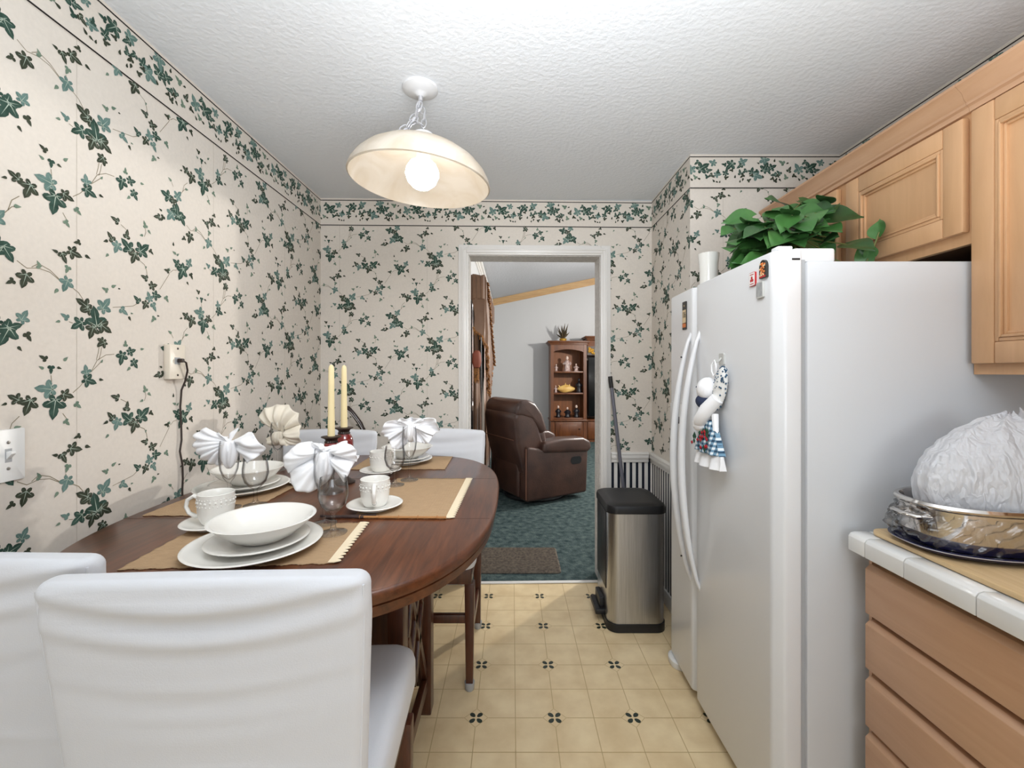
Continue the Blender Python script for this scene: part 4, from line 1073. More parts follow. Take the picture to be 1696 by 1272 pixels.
def plaidmat():
    m, nt, b = newmat('towel_plaid')
    tc = nt.nodes.new('ShaderNodeTexCoord'); sp = nt.nodes.new('ShaderNodeSeparateXYZ'); nt.links.new(tc.outputs['Object'], sp.inputs[0])
    def wav(o):
        a = nt.nodes.new('ShaderNodeMath'); a.operation = 'MULTIPLY'; a.inputs[1].default_value = 62; nt.links.new(o, a.inputs[0])
        f = nt.nodes.new('ShaderNodeMath'); f.operation = 'FRACT'; nt.links.new(a.outputs[0], f.inputs[0])
        g = nt.nodes.new('ShaderNodeMath'); g.operation = 'GREATER_THAN'; g.inputs[1].default_value = .5; nt.links.new(f.outputs[0], g.inputs[0]); return g.outputs[0]
    ad = nt.nodes.new('ShaderNodeMath'); ad.operation = 'ADD'; nt.links.new(wav(sp.outputs[1]), ad.inputs[0]); nt.links.new(wav(sp.outputs[2]), ad.inputs[1])
    hf = nt.nodes.new('ShaderNodeMath'); hf.operation = 'MULTIPLY'; hf.inputs[1].default_value = .5; nt.links.new(ad.outputs[0], hf.inputs[0])
    rp = nt.nodes.new('ShaderNodeValToRGB'); rp.color_ramp.interpolation = 'CONSTANT'
    rp.color_ramp.elements[0].color = lin((226, 232, 236)); rp.color_ramp.elements[1].position = .75; rp.color_ramp.elements[1].color = lin((44, 72, 96))
    e = rp.color_ramp.elements.new(.4); e.color = lin((112, 148, 172))
    nt.links.new(hf.outputs[0], rp.inputs['Fac']); nt.links.new(rp.outputs['Color'], b.inputs['Base Color']); b.inputs['Roughness'].default_value = .9
    return m
M['plaid'] = plaidmat()
sk = skirt(-.215, -.325, .040, .096, 'plaid', 'skirt').build('skirt', 'plaid', t, angle=80)
skirt(-.3255, -.372, .096, .101, 'napkin', 'hem').build('hem', 'napkin', t, angle=80)
m = MB(); rr = random.Random(8)
for k in range(16):
    y = rr.uniform(-.035, .085); z = rr.uniform(-.315, -.25); m.lathe([(0, -.008), (.008, 0), (0, .008)], 8, c=(-.034 - .012 * ((-.225 - z) / .1), y, z), sx=.4)
m.build('holly_print', 'towelred', sk)
m = MB()
for k in range(14):
    y = rr.uniform(-.035, .085); z = rr.uniform(-.315, -.24); m.lathe([(0, -.011), (.008, 0), (0, .011)], 6, c=(-.033 - .012 * ((-.225 - z) / .1), y, z), sx=.4)
m.build('tree_print', 'towelgreen', sk)

# ------------------------------------------------------------------ plant and vase on the refrigerator
t = thing('potted_plant', 'bushy green heart-leaved plant trailing on top of the refrigerator', 'plant', (1.0, 1.66, 1.6505))
m = MB(); m.lathe([(0, 0), (.068, 0), (.092, .11), (.096, .12), (.096, .135), (.086, .135), (.084, .12), (0, .12)], 32); m.build('pot', 'terra', t)
m = MB(); m.lathe([(0, .121), (.083, .121), (.06, .128), (0, .130)], 24); m.build('soil', 'soil', t)
def heartleaf(m, base, d, up, L, mi=0, cup_=.12, droop=.18):
    d = Vector(d).normalized(); up = Vector(up); side = d.cross(up).normalized(); n = side.cross(d).normalized()
    nu, nv = 8, 10; v = []; f = []
    for j in range(nv + 1):
        s_ = j / nv
        w = .46 * (math.sin(PI * min(1, s_ * 1.02 + .02) ** .72)) ** .9 * (1 - .25 * s_) if s_ > 0 else .10
        for i in range(nu + 1):
            q = -1 + 2 * i / nu
            x = s_ - .10 * abs(q) * (1 - s_) ** 3 * 2
            p = Vector(base) + d * (L * x) + side * (L * w * q) + n * (L * (cup_ * (abs(q) ** 1.3) * w * 1.6 - droop * s_ * s_ + .02 * math.sin(s_ * 9 + q * 3)))
            v.append(tuple(p))
    for j in range(nv):
        for i in range(nu):
            a = j * (nu + 1) + i; f.append((a, a + 1, a + nu + 2, a + nu + 1))
    m.add(v, f, mi)
mf = MB(); ms = MB(); rr = random.Random(21)
def plantleaf(p, yaw, pitch, L, mi):
    d = Vector((math.cos(yaw) * math.cos(pitch), math.sin(yaw) * math.cos(pitch), math.sin(pitch)))
    base = Vector(p)
    heartleaf(mf, base, d, (-.45 + rr.uniform(-.25, .25), -.75 + rr.uniform(-.2, .2), .55 + rr.uniform(-.3, .3)), L, mi)
    root = Vector((rr.uniform(-.05, .05), rr.uniform(-.05, .05), .125))
    mid = root.lerp(base, .55) + Vector((0, 0, .05))
    ms.tube([tuple(root), tuple(root.lerp(mid, .5) + Vector((0, 0, .015))), tuple(mid), tuple(base)], .0022, 5)
for k in range(260):
    a = rr.uniform(0, 2 * PI); rad = .05 + .20 * math.sqrt(rr.random())
    x = rad * math.cos(a) * .85; y = rad * math.sin(a) * .95 - .02
    h = rr.uniform(0.05, .27) * (1 - .40 * (rad / .25) ** 2) + .03 + .12 * max(0, x) / .2
    if x > .20: x = .20
    yaw = math.atan2(y, x) + rr.uniform(-.7, .7)
    if x > .10: yaw = rr.choice((-1, 1)) * rr.uniform(1.2, 2.4)
    d_ = Vector((math.cos(yaw), math.sin(yaw)))
    L_ = rr.uniform(.07, .11); tx = 1.0 + x + L_ * d_.x; ty = 1.66 + y + L_ * d_.y; bx = (1.0 + x) / (1.66 + y) * 718 + 848
    if not (1192 < 848 + 718 * tx / ty < 1385 and 1200 < bx < 1375 and ty < 1.85): continue
    plantleaf((x, y, h), yaw, rr.uniform(-.7, .2), L_, rr.choice((0, 0, 1)))
for p_, yw, pt, L_, mi_ in (((.08, .05, .34), -2.6, .25, .12, 0), ((.15, -.06, .27), -2.0, -.1, .12, 0), ((.12, -.10, .25), -.5, -.05, .12, 1), ((-.02, -.12, .23), -2.4, -.3, .14, 0), ((-.08, -.06, .19), -2.5, -.35, .14, 0), ((-.06, -.10, .14), -2.4, -.35, .14, 0), ((.02, -.02, .27), -2.5, -.1, .13, 0), ((.10, -.10, .20), -1.6, -.2, .12, 0), ((.16, -.16, .13), -1.5, -.3, .11, 1)):
    plantleaf(p_, yw, pt, L_, mi_)
mf.build('foliage', ['potleaf', 'potleaf2'], t, angle=80, fixn=False); ms.build('stem', 'potstem', t)
m = MB(); m.tube([(.05, -.05, .13), (.12, -.12, .10), (.185, -.17, .045), (.20, -.19, .06), (.222, -.195, .11), (.238, -.198, .16)], .0028, 6)
heartleaf(m, (.236, -.198, .15), (.25, .25, .9), (-.9, -.3, .2), .068, 1, .3, .05); heartleaf(m, (.205, -.188, .06), (-.35, .1, .9), (-.7, -.6, .3), .066, 1, .2, .05); heartleaf(m, (.215, -.192, .08), (-.3, -.3, .5), (-.5, -.6, .6), .05, 1)
m.build('vine', ['potstem', 'potleaf'], t, angle=80, fixn=False)

t = thing('vase', 'plain white ribbed ceramic vase on the refrigerator beside the wallpapered corner', 'vase', (.862, 1.90, 1.6505))
m = MB(); m.lathe([(0, 0), (.036, 0), (.040, .01), (.0385, .03), (.0395, .032), (.038, .05), (.037, .10), (.039, .16), (.043, .20), (.0435, .206), (.041, .206), (.036, .16), (.034, .05), (0, .02)], 40); m.build('body', 'china', t)

# ------------------------------------------------------------------ upper cabinets
CXF, CXD = 1.287, 1.265
def panel_door(m, y0, y1, z0, z1, w=.058, mi=0, ml=1):
    # frame and raised moulding, front at CXD (faces -x)
    fx0, fx1 = CXD, CXF - .0005
    m.box(fx0, fx1, y0, y0 + w, z0, z1, mi); m.box(fx0, fx1, y1 - w, y1, z0, z1, mi); m.box(fx0, fx1, y0 + w, y1 - w, z0, z0 + w, mi); m.box(fx0, fx1, y0 + w, y1 - w, z1 - w, z1, mi)
def moulding(m, y0, y1, z0, z1, steps, mi=0):
    for (ins, wd, dep) in steps:
        a0, a1, b0, b1 = y0 + ins, y1 - ins, z0 + ins, z1 - ins
        x0 = CXD + dep
        m.box(x0, CXF - .0006, a0, a0 + wd, b0, b1, mi); m.box(x0, CXF - .0006, a1 - wd, a1, b0, b1, mi); m.box(x0, CXF - .0006, a0 + wd, a1 - wd, b0, b0 + wd, mi); m.box(x0, CXF - .0006, a0 + wd, a1 - wd, b1 - wd, b1, mi)
def cab_door(t, y0, y1, z0, z1):
    m = MB(); panel_door(m, y0, y1, z0, z1); d = m.build('door', 'maple', t, bevel=.005, segs=2)
    m = MB(); moulding(m, y0 + .058, y1 - .058, z0 + .058, z1 - .058, ((0.0, .010, .002), (.010, .007, -.002), (.017, .008, .005))); m.build('moulding', 'maple', d, bevel=.002)
    m = MB(); m.box(CXD + .012, CXF - .0007, y0 + .075, y1 - .075, z0 + .075, z1 - .075); m.build('panel', 'maple', d)
    return d
def crown(t, y0, y1):
    prof = [(CXF - .0, 2.065), (CXF - .012, 2.065), (CXF - .014, 2.078), (CXF - .022, 2.082), (CXF - .022, 2.090), (CXF - .028, 2.098), (CXF - .034, 2.115), (CXF - .046, 2.128), (CXF - .052, 2.134), (CXF - .052, 2.142), (CXF, 2.142)]
    m = MB(); m.prism(prof, y0, y1, plane='XZ'); m.build('crown', 'mapleH', t, angle=25)
t = thing('wall_cabinet', 'short maple wall cabinet with two doors above the refrigerator', 'cabinet', (0, 0, 0))
m = MB()
m.box(CXF, XR - .0008, 1.2085, 2.1702, 1.722, 2.14)
m.build('carcass', 'maple', t, smooth=False)
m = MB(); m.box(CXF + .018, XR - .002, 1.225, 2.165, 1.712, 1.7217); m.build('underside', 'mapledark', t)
m = MB(); m.box(CXF, CXF + .018, 1.2085, 2.1702, 1.700, 1.7219); m.build('bottom_rail', 'maple', t)
cab_door(t, 1.217, 1.645, 1.732, 2.054); cab_door(t, 1.690, 2.12, 1.732, 2.054); crown(t, 1.2085, 2.1702)
t = thing('wall_cabinet', 'tall maple wall cabinet over the tiled counter with a large framed door', 'cabinet', (0, 0, 0))
m = MB(); m.box(CXF, XR - .0008, .30, 1.2078, 1.333, 2.14); m.build('carcass', 'maple', t, smooth=False)
cab_door(t, .72, 1.1965, 1.362, 2.058); cab_door(t, .32, .70, 1.362, 2.058); crown(t, .30, 1.2078)

# ------------------------------------------------------------------ base cabinet, worktop, board
BXF = .962
t = thing('base_cabinet', 'maple base cabinet with a stack of flat drawers under the white tiled counter', 'cabinet', (0, 0, 0))
m = MB(); m.box(BXF + .03, XR - .002, .25, 1.1665, .0, .858); m.box(BXF, BXF + .03, 1.1585, 1.168, 0, .858); m.build('carcass', 'mapleH', t, smooth=False)
for z0, z1 in ((.694, .828), (.548, .680), (.395, .530), (.12, .38)):
    m = MB()
    # slab front with a bevelled finger edge along the top
    m.prism([(BXF + .029, z0), (BXF - .019, z0 + .004), (BXF - .019, z1 - .012), (BXF - .006, z1), (BXF + .029, z1)], .60, 1.158, plane='XZ'); m.build('drawer', 'mapleH', t, bevel=.0015)
    m = MB(); m.prism([(BXF + .029, z0), (BXF - .019, z0 + .004), (BXF - .019, z1 - .012), (BXF - .006, z1), (BXF + .029, z1)], .28, .58, plane='XZ'); m.build('drawer', 'mapleH', t, bevel=.0015)

t = thing('countertop', 'white tiled countertop with rounded tile edge beside the refrigerator', 'countertop', (0, 0, 0))
CX = .9125; CZT = .907
m = MB(); m.box(CX + .012, XR - .002, .25, 1.176, .859, CZT - .004); m.build('bed', 'tilegrout', t)
seams = [1.178, 1.1226, 1.011, .853, .70, .55, .40, .25]
m = MB()
for a, b in zip(seams, seams[1:]):
    prof = [(CX + .055, CZT - .006), (CX + .055, CZT), (CX + .016, CZT + .001), (CX + .006, CZT - .002), (CX + .0, CZT - .010), (CX, CZT - .048), (CX + .011, CZT - .048), (CX + .0115, CZT - .006)]
    m.prism(prof, b + .001, a - .001, plane='XZ')
m.build('edge_tile', 'tile', t, bevel=.0015, angle=35)
m = MB(); x = CX + .057
while x < XR - .01:
    x1 = min(x + .108, XR - .003)
    for a, b in zip(seams, seams[1:]):
        m.box(x, x1 - .002, b + .001, a - .001, CZT - .0039, CZT)
    x += .11
m.build('tile', 'tile', t, bevel=.001)

BZ = CZT + .0015
t = thing('cutting_board', 'light wooden cutting board on the white tiled counter under the roasting pan', 'cutting board', (0, 0, BZ))
m = MB(); m.prism(rrect(.955, 1.58, .46, 1.165, .03), 0, .012); m.build('board', 'board', t, bevel=.003)
t = thing('serving_tray', 'navy blue oval tray with white rim line beneath the roasting pan', 'tray', (1.205, 1.04, BZ + .0125))
def ring3(a, b, z, n=2.6, k=96): return [(x, y, z) for x, y in superell(0, 0, a, b, n, k)]
m = MB(); m.loft([ring3(.21, .09, 0), ring3(.245, .112, .002), ring3(.262, .128, .014), ring3(.264, .130, .018), ring3(.258, .124, .018), ring3(.24, .105, .007), ring3(.02, .01, .006)]); m.build('dish', 'navy', t, angle=50)
m = MB(); m.loft([ring3(.2612, .1272, .0130), ring3(.2645, .1305, .0150), ring3(.2650, .1310, .0165), ring3(.2635, .1295, .0150)], cap0=False, cap1=False); m.build('rim_line', 'whiteline', t)
PZ = BZ + .0125 + .0075
t = thing('roasting_pan', 'shiny oval steel roasting pan wrapped in clear plastic on the navy tray', 'pan', (1.205, 1.04, PZ))
m = MB(); m.loft([ring3(.215, .088, 0), ring3(.232, .104, .006), ring3(.240, .110, .02), ring3(.244, .114, .07), ring3(.246, .116, .094), ring3(.252, .122, .097), ring3(.254, .124, .103), ring3(.250, .120, .109), ring3(.243, .113, .109), ring3(.239, .109, .100), ring3(.232, .102, .012), ring3(.02, .01, .008)]); m.build('pan', 'chrome', t, angle=50)
m = MB(); m.tube([(-.236, .035, .075), (-.262, .030, .074), (-.266, 0, .073), (-.262, -.030, .074), (-.236, -.035, .075)], .006, 10, flat=1.4); m.build('handle', 'chrome', t)
m = MB(); rr = random.Random(4)
rings = []; K = 180
def wr(f, k):
    a = 2 * PI * k / K
    return .003 * math.sin(13 * a + 9 * f) + .0028 * math.sin(29 * a - 14 * f) + .002 * math.sin(47 * a + 21 * f)
for i in range(12):
    f = i / 11; z = .010 + .078 * f
    base_ = superell(0, 0, .247 + .008 * math.sin(PI * f), .117 + .008 * math.sin(PI * f), 2.6, K)
    rr_ = []
    for k, (x, y) in enumerate(base_):
        q = 1 + wr(f, k) / .15
        ex = 1.0 + (.075 if x < -.2 and abs(y) < .06 else 0) * math.sin(PI * f)
        rr_.append((x * q * ex, y * q, z))
    rings.append(rr_)
m.loft(rings, cap0=False, cap1=False); m.build('plastic_wrap', 'wrap', t, angle=80)
# white shopping bag with contents
t = thing('plastic_bag', 'knotted white plastic shopping bag bulging out of the roasting pan', 'bag', (1.215, 1.045, PZ + .010))
m = MB(); K = 160; J = 44; rings = []
def bagr(f):
    return [.78, .90, .97, 1.0, .995, .965, .91, .83, .72, .57, .36, .05]
prof = bagr(0)
for j in range(J + 1):
    f = j / J; q = f * 11; i = min(int(q), 10); g = q - i; g = g * g * (3 - 2 * g)
    r = prof[i] * (1 - g) + prof[i + 1] * g
    rr_ = []
    for k in range(K):
        a = 2 * PI * k / K; c, s_ = math.cos(a), math.sin(a)
        low = 1 - max(0, .42 - f) * .25
        cr = lambda q_: 1 - 2 * abs(math.sin(q_))
        fold = .016 * cr(3.5 * a + 1.2 * f) + .010 * cr(6.5 * a - 2.5 * f + 1) * f + .006 * cr(11 * a + 4 * f + 2) + .012 * math.sin(3 * a + 6 * f) + .004 * cr(5 * a + 15 * f)
        x = .240 * r * c * low * (1 + fold) - .012 * f; y = .100 * r * s_ * low * (1 + fold * 1.6) * (1.0 if f < .45 else 1.0 + .12 * min(1, (f - .45) * 5))
        z = .305 * f ** .92 * (1 - .16 * max(0, c) * f) + .004 * cr(5 * a + 2 * f) * f
        rr_.append((x, y, z))
    rings.append(rr_)
m.loft(rings); m.build('bag', 'bag', t, angle=80)
m = MB()
def ear(u, v):
    a = u * PI * 1.2
    return (.03 + .075 * v + .035 * math.cos(a) * v, -.085 - .022 * math.sin(a) - .01 * v + .006 * math.sin(u * 19), .235 - .085 * v + .02 * math.sin(u * 9) * v)
m.grid(ear, 30, 10); m.build('handle', 'bag', t, solid=.0012, fixn=False, angle=80)
m = MB(); m.tube([(-.01, -.02, .296), (-.02, -.03, .308), (-.03, -.034, .318)], [.006, .004, .001], 8); m.tube([(.08, -.035, .248), (.13, -.035, .232), (.17, -.03, .200), (.195, -.025, .165)], [.010, .016, .014, .006], 10, flat=2); m.build('knot', 'bag', t)
m = MB(); m.box(-.12, .12, -.05, .05, .01, .10); m.build('contents', 'towelblue', t, bevel=.01)

# ------------------------------------------------------------------ step bin
t = thing('trash_can', 'stainless steel step trash can with black lid between the doorway and the refrigerator', 'trash can', (0, 0, 0))
def binring(z, ins=0.0): return [(x, y, z) for x, y in rrect(.497 + ins, .795 - ins, 2.225 + ins, 2.565 - ins, .055, 8)]
m = MB(); m.loft([binring(.045), binring(.610)]); m.build('body', 'steel', t, angle=60)
m = MB(); m.loft([binring(.0, .002), binring(.002, -.004), binring(.044, -.004), binring(.0445, .004)]); m.build('base', 'blackpl', t, angle=40)
m = MB(); m.loft([binring(.6105, .002), binring(.612, -.006), binring(.635, -.007), binring(.650, -.003), binring(.658, .012), binring(.660, .04)]); m.build('lid', 'blackpl', t, angle=35)
m = MB(); m.loft([binring(.6102, .0), binring(.6104, -.0065)], cap0=True, cap1=True); m.build('lid_band', 'blackpl', t)
m = MB(); m.box(.4935, .4968, 2.285, 2.51, .20, .605); m.build('dark_reflection', 'blackpl', t, bevel=.001)  # black sheet standing in for a dark reflection on the steel
m = MB(); m.box(.445, .505, 2.31, 2.47, .046, .075); m.box(.470, .4968, 2.33, 2.45, .075, .13); m.build('pedal', 'blackpl', t, bevel=.006)

t = thing('broom', 'grey-handled broom leaning in the corner behind the trash can', 'broom', (0, 0, 0))
m = MB(); m.tube([(.735, 2.655, .20), (.689, 2.68, .62), (.624, 2.722, 1.255)], .0115, 12); m.build('handle', 'pole', t)
m = MB(); m.tube([(.6245, 2.7216, 1.24), (.617, 2.7262, 1.312)], .0135, 12); m.build('grip', 'blackpl', t)
m = MB(); m.loft([[(.66, 2.64, .0), (.86, 2.64, .0), (.86, 2.68, .0), (.66, 2.68, .0)], [(.69, 2.64, .16), (.80, 2.64, .16), (.80, 2.67, .16), (.69, 2.67, .16)], [(.715, 2.642, .21), (.755, 2.642, .21), (.755, 2.668, .21), (.715, 2.668, .21)]]); m.build('brush', 'blackpl', t)

# ------------------------------------------------------------------ living room furniture
t = thing('recliner', 'brown leather recliner seen from behind on the teal carpet beyond the doorway', 'recliner', (.245, 4.78, 0), R(30))
def slab(prof, y0, y1, bev, name, mt='leather', seg=5, parent=None):
    m = MB(); m.prism(prof, y0, y1, plane='XZ'); return m.build(name, mt, parent or t, bevel=bev, segs=seg, angle=60)
m = MB(); m.lathe([(0, .0), (.33, .0), (.34, .02), (.33, .045), (.2, .055), (0, .055)], 40); m.build('swivel_base', 'blackpl', t)
slab([(-.36, .06), (.42, .06), (.42, .40), (-.36, .42)], -.25, .25, .03, 'base')
slab([(-.10, .40), (.44, .38), (.46, .50), (.40, .53), (-.10, .50)], -.245, .245, .05, 'seat')
for sy in (-1, 1):
    y0, y1 = (.25, .395) if sy > 0 else (-.395, -.25)
    a = slab([(-.35, .05), (.42, .05), (.44, .52), (.30, .56), (-.10, .55), (-.33, .60)], y0, y1, .03, 'arm')
    slab([(-.16, .52), (.42, .48), (.475, .52), (.46, .60), (.36, .645), (.10, .655), (-.15, .63)], y0 - .02, y1 + .02, .05, 'arm_pad', parent=a)
    if sy < 0:
        m = MB(); m.prism(rrect(.20, .34, .37, .45, .035), -.3965, -.39, plane='XZ'); m.build('latch', 'blackpl', a)
    m = MB(); m.tube([(-.352, y0 if sy < 0 else y1, .08), (-.352, y0 if sy < 0 else y1, .58)], .005, 6); m.build('seam', 'leatherL', a)
slab([(-.34, .30), (-.06, .42), (-.10, .62), (-.20, .92), (-.30, .985), (-.40, .97), (-.455, .90), (-.42, .62), (-.36, .40)], -.345, .345, .055, 'backrest')
slab([(-.14, .70), (-.055, .74), (-.12, .92), (-.20, 1.02), (-.29, 1.065), (-.38, 1.055), (-.43, 1.00), (-.435, .90), (-.36, .89), (-.26, .86)], -.35, .35, .055, 'headrest')
slab([(-.02, .46), (-.10, .44), (-.17, .72), (-.08, .76)], -.34, .34, .045, 'back_cushion')
m = MB(); m.tube([(-.4395, -.30, .66), (-.4395, .30, .66)], .004, 6); m.build('seam', 'leatherL', t)

def slab2(m, x0, x1, y0, y1, z0, z1): m.box(x0, x1, y0, y1, z0, z1)
# wall unit
t = thing('wall_unit', 'dark cherry entertainment wall unit with open shelves against the grey wall', 'wall unit', (0, 0, 0))
UY0, UY1 = 8.30, 8.74
m = MB()
for x0, x1 in ((.74, .80), (1.37, 1.43), (2.75, 2.81)): m.box(x0, x1, UY0, UY1, 0, 1.86)
m.box(.80, 2.75, UY1 - .03, UY1, 0, 1.86); m.build('case', 'cherry', t)
m = MB(); m.box(.801, 1.369, UY1 - .035, UY1 - .0305, .46, 1.84); m.build('back_panel', 'cherryin', t)
for z in (1.352, .938, .456):
    m = MB(); m.box(.801, 1.369, UY0 + .02, UY1 - .036, z - .03, z); m.build('shelf', 'cherry', t, bevel=.004)
m = MB(); m.box(.72, 1.45, UY0 - .035, UY1, .40, .425); m.box(1.45, 2.82, UY0 - .02, UY1, .40, .425); m.build('ledge', 'cherry', t, bevel=.006)
m = MB(); n = 16; poly = [(.801, 1.86), (.801, 1.72)] + [(.84 + .50 * k / n - .02, 1.74 + .035 * math.sin(PI * k / n)) for k in range(n + 1)] + [(1.369, 1.72), (1.369, 1.86)]
m.prism(poly, UY0 + .005, UY0 + .03, plane='XZ'); m.build('arch', 'cherry', t)
def ucrown(x0, x1, z, m):
    for d, a, b in ((.02, 0, .03), (.045, .03, .05), (.06, .05, .075)): m.box(x0 - d, x1 + d, UY0 - d, UY1, z + a, z + b)
m = MB(); ucrown(.74, 1.43, 1.86, m); m.build('crown', 'cherry', t, bevel=.008)
m = MB(); m.box(1.432, 2.748, UY0 + .01, UY1 - .031, 1.66, 1.95); ucrown(1.45, 2.81, 1.951, m); m.build('crown', 'cherry', t, bevel=.008)
d = slab([(.83, .05), (1.34, .05), (1.34, .385), (.83, .385)], UY0 - .012, UY0 + .012, .008, 'door', 'cherry', 2)
m = MB(); m.box(.80, 1.37, UY0 + .013, UY0 + .03, .0, .399); m.build('cabinet_front', 'cherry', t)
slab([(.92, .11), (1.25, .11), (1.25, .335), (.92, .335)], UY0 - .020, UY0 - .0125, .006, 'raised_panel', 'cherry', 2, d)
m = MB(); m.lathe([(0, -.012), (.012, -.008), (.014, 0), (.012, .008), (0, .012)], 12, c=(1.29, UY0 - .028, .25)); m.build('knob', 'bronze', d)
d = slab([(1.45, .05), (2.05, .05), (2.05, .385), (1.45, .385)], UY0 - .012, UY0 + .012, .008, 'door', 'cherry', 2)
m = MB(); m.box(1.431, 2.749, UY0 + .013, UY0 + .03, .0, .399); m.build('cabinet_front', 'cherry', t)
tv = thing('television', 'black television set in the middle bay of the cherry wall unit', 'television', (0, 0, .4255))
m = MB(); m.box(1.47, 2.70, UY0 + .05, UY0 + .12, .06, 1.20); m.build('screen', 'tv', tv, bevel=.01)
m = MB(); m.box(1.8, 2.4, UY0 + .02, UY0 + .25, 0, .06); m.build('stand', 'blackpl', tv)
o = MB(); rr = random.Random(12)
t2 = thing('ornament', 'gold relief ornament on the wall unit beam above the television', 'ornament', (1.53, UY0 + .002, 1.66))
m = MB(); m.box(-.09, .09, -.012, .006, .0, .17); 
m.build('frame', 'bronze', t2)
m = MB()
for k in range(22): m.lathe([(0, -.03), (.018, 0), (0, .03)], 8, c=(rr.uniform(-.065, .065), -.018, rr.uniform(.03, .14)))
m.build('relief', 'gold', t2)
def figurine(x, y, z, h, mt, label, headm='figL', fat=1.0):
    t = thing('figurine', label, 'figurine', (x, y, z + .0005), 0, 'figurines on the wall unit shelves')
    m = MB(); m.lathe([(0, 0), (.20 * h * fat, 0), (.22 * h * fat, .06 * h), (.16 * h * fat, .2 * h), (.17 * h * fat, .4 * h), (.19 * h * fat, .55 * h), (.12 * h * fat, .68 * h), (.06 * h, .74 * h), (0, .75 * h)], 18); m.build('body', mt, t)
    m = MB(); m.lathe([(0, .72 * h), (.07 * h, .76 * h), (.10 * h, .84 * h), (.085 * h, .93 * h), (.04 * h, .99 * h), (0, h)], 16); m.build('head', headm, t)
    m = MB(); m.tube([(.15 * h * fat, 0, .6 * h), (.22 * h * fat, -.06 * h, .48 * h), (.10 * h, -.19 * h * fat, .42 * h)], .05 * h, 8); m.build('arm', mt, t); 
    m = MB(); m.tube([(-.15 * h * fat, 0, .6 * h), (-.22 * h * fat, -.06 * h, .48 * h), (-.10 * h, -.19 * h * fat, .42 * h)], .05 * h, 8); m.build('arm', mt, t)
fy = 8.45
figurine(1.075, fy, 1.352, .30, 'figM', 'tall pale and mauve figurine in the middle of the top shelf', fat=1.1)
figurine(.862, fy, 1.352, .14, 'figM', 'small figurine at the outer end of the top shelf by the grey wall')
figurine(1.25, fy, 1.352, .15, 'figM', 'small reddish figurine on the top shelf toward the television', fat=1.4)
figurine(1.305, fy, .938, .28, 'figD', 'tall dark figurine beside the yellow shell on the middle shelf', 'figD')
figurine(.852, fy, .938, .14, 'figM', 'small pale figurine beside the yellow shell near the grey wall')
figurine(.900, fy, .456, .23, 'figD', 'slim dark figurine on the lowest shelf toward the grey wall')
figurine(1.08, fy, .456, .20, 'figD', 'stout dark figurine with pale face in the middle of the lowest shelf', fat=1.4)
figurine(1.255, fy, .456, .24, 'figD', 'dark robed figurine with pale face on the lowest shelf toward the television')
t = thing('seashell', 'large yellow conch shell on the middle shelf of the wall unit', 'shell', (1.055, fy, .939))
m = MB(); n = 28; rings = []
for i in range(25):
    f = i / 24; x = -.17 + .34 * f; r = .085 * math.sin(PI * min(1, .06 + f * .9)) ** .8
    rings.append([(x, r * .7 * math.cos(2 * PI * k / n), .072 + r * (1 + .18 * math.cos(5 * 2 * PI * k / n + f * 9)) * math.sin(2 * PI * k / n) * .82) for k in range(n)])
m.loft(rings); m.build('body', 'shell', t, angle=80)
for x, z, L in ((-.11, .09, .07), (-.02, .13, .06), (.06, .12, .045), (.13, .07, .04)):
    m = MB(); m.lathe([(.022, 0), (.014, L * .5), (.002, L)], 10, T=Matrix.Translation((x, -.005, z)) @ Matrix.Rotation(R(-35 if x < -.05 else 10), 4, 'Y')); m.build('spike', 'shell', t)
t = thing('agave_plant', 'spiky dark agave plant on top of the cherry wall unit', 'plant', (1.00, 8.5, 1.936))
m = MB(); m.lathe([(0, 0), (.06, 0), (.075, .05), (.06, .06), (0, .055)], 18); m.build('pot', 'gold', t)
m = MB(); rr = random.Random(2)
for k in range(17):
    a = 2 * PI * k / 17 * 2.4; el = R(rr.uniform(35, 85)); L = rr.uniform(.18, .32)
    d = Vector((math.cos(a) * math.cos(el), math.sin(a) * math.cos(el), math.sin(el))); s_ = d.cross(Vector((0, 0, 1))).normalized()
    b0 = Vector((0, 0, .05)); pts = []
    m.tube([tuple(b0), tuple(b0 + d * L * .4), tuple(b0 + d * L * .75 + Vector((0, 0, -.005))), tuple(b0 + d * L)], [.018, .020, .012, .001], 6, flat=.5)
m.build('foliage', 'agave', t)

# curtain on the living room window
t = thing('curtain', 'brown satin curtain with fringed swag valance on the living room window', 'curtain', (LX + .002, 4.55, 0))
def cw(u, v, y0, y1, z0, z1, amp, k, x0, ph=0):
    y = y0 + (y1 - y0) * u; z = z0 + (z1 - z0) * v
    return (x0 + amp * math.sin(k * 2 * PI * u + ph) + .2 * amp * math.sin(k * 5.3 * PI * u + 3 * v), y, z)
VT = 2.36
m = MB()
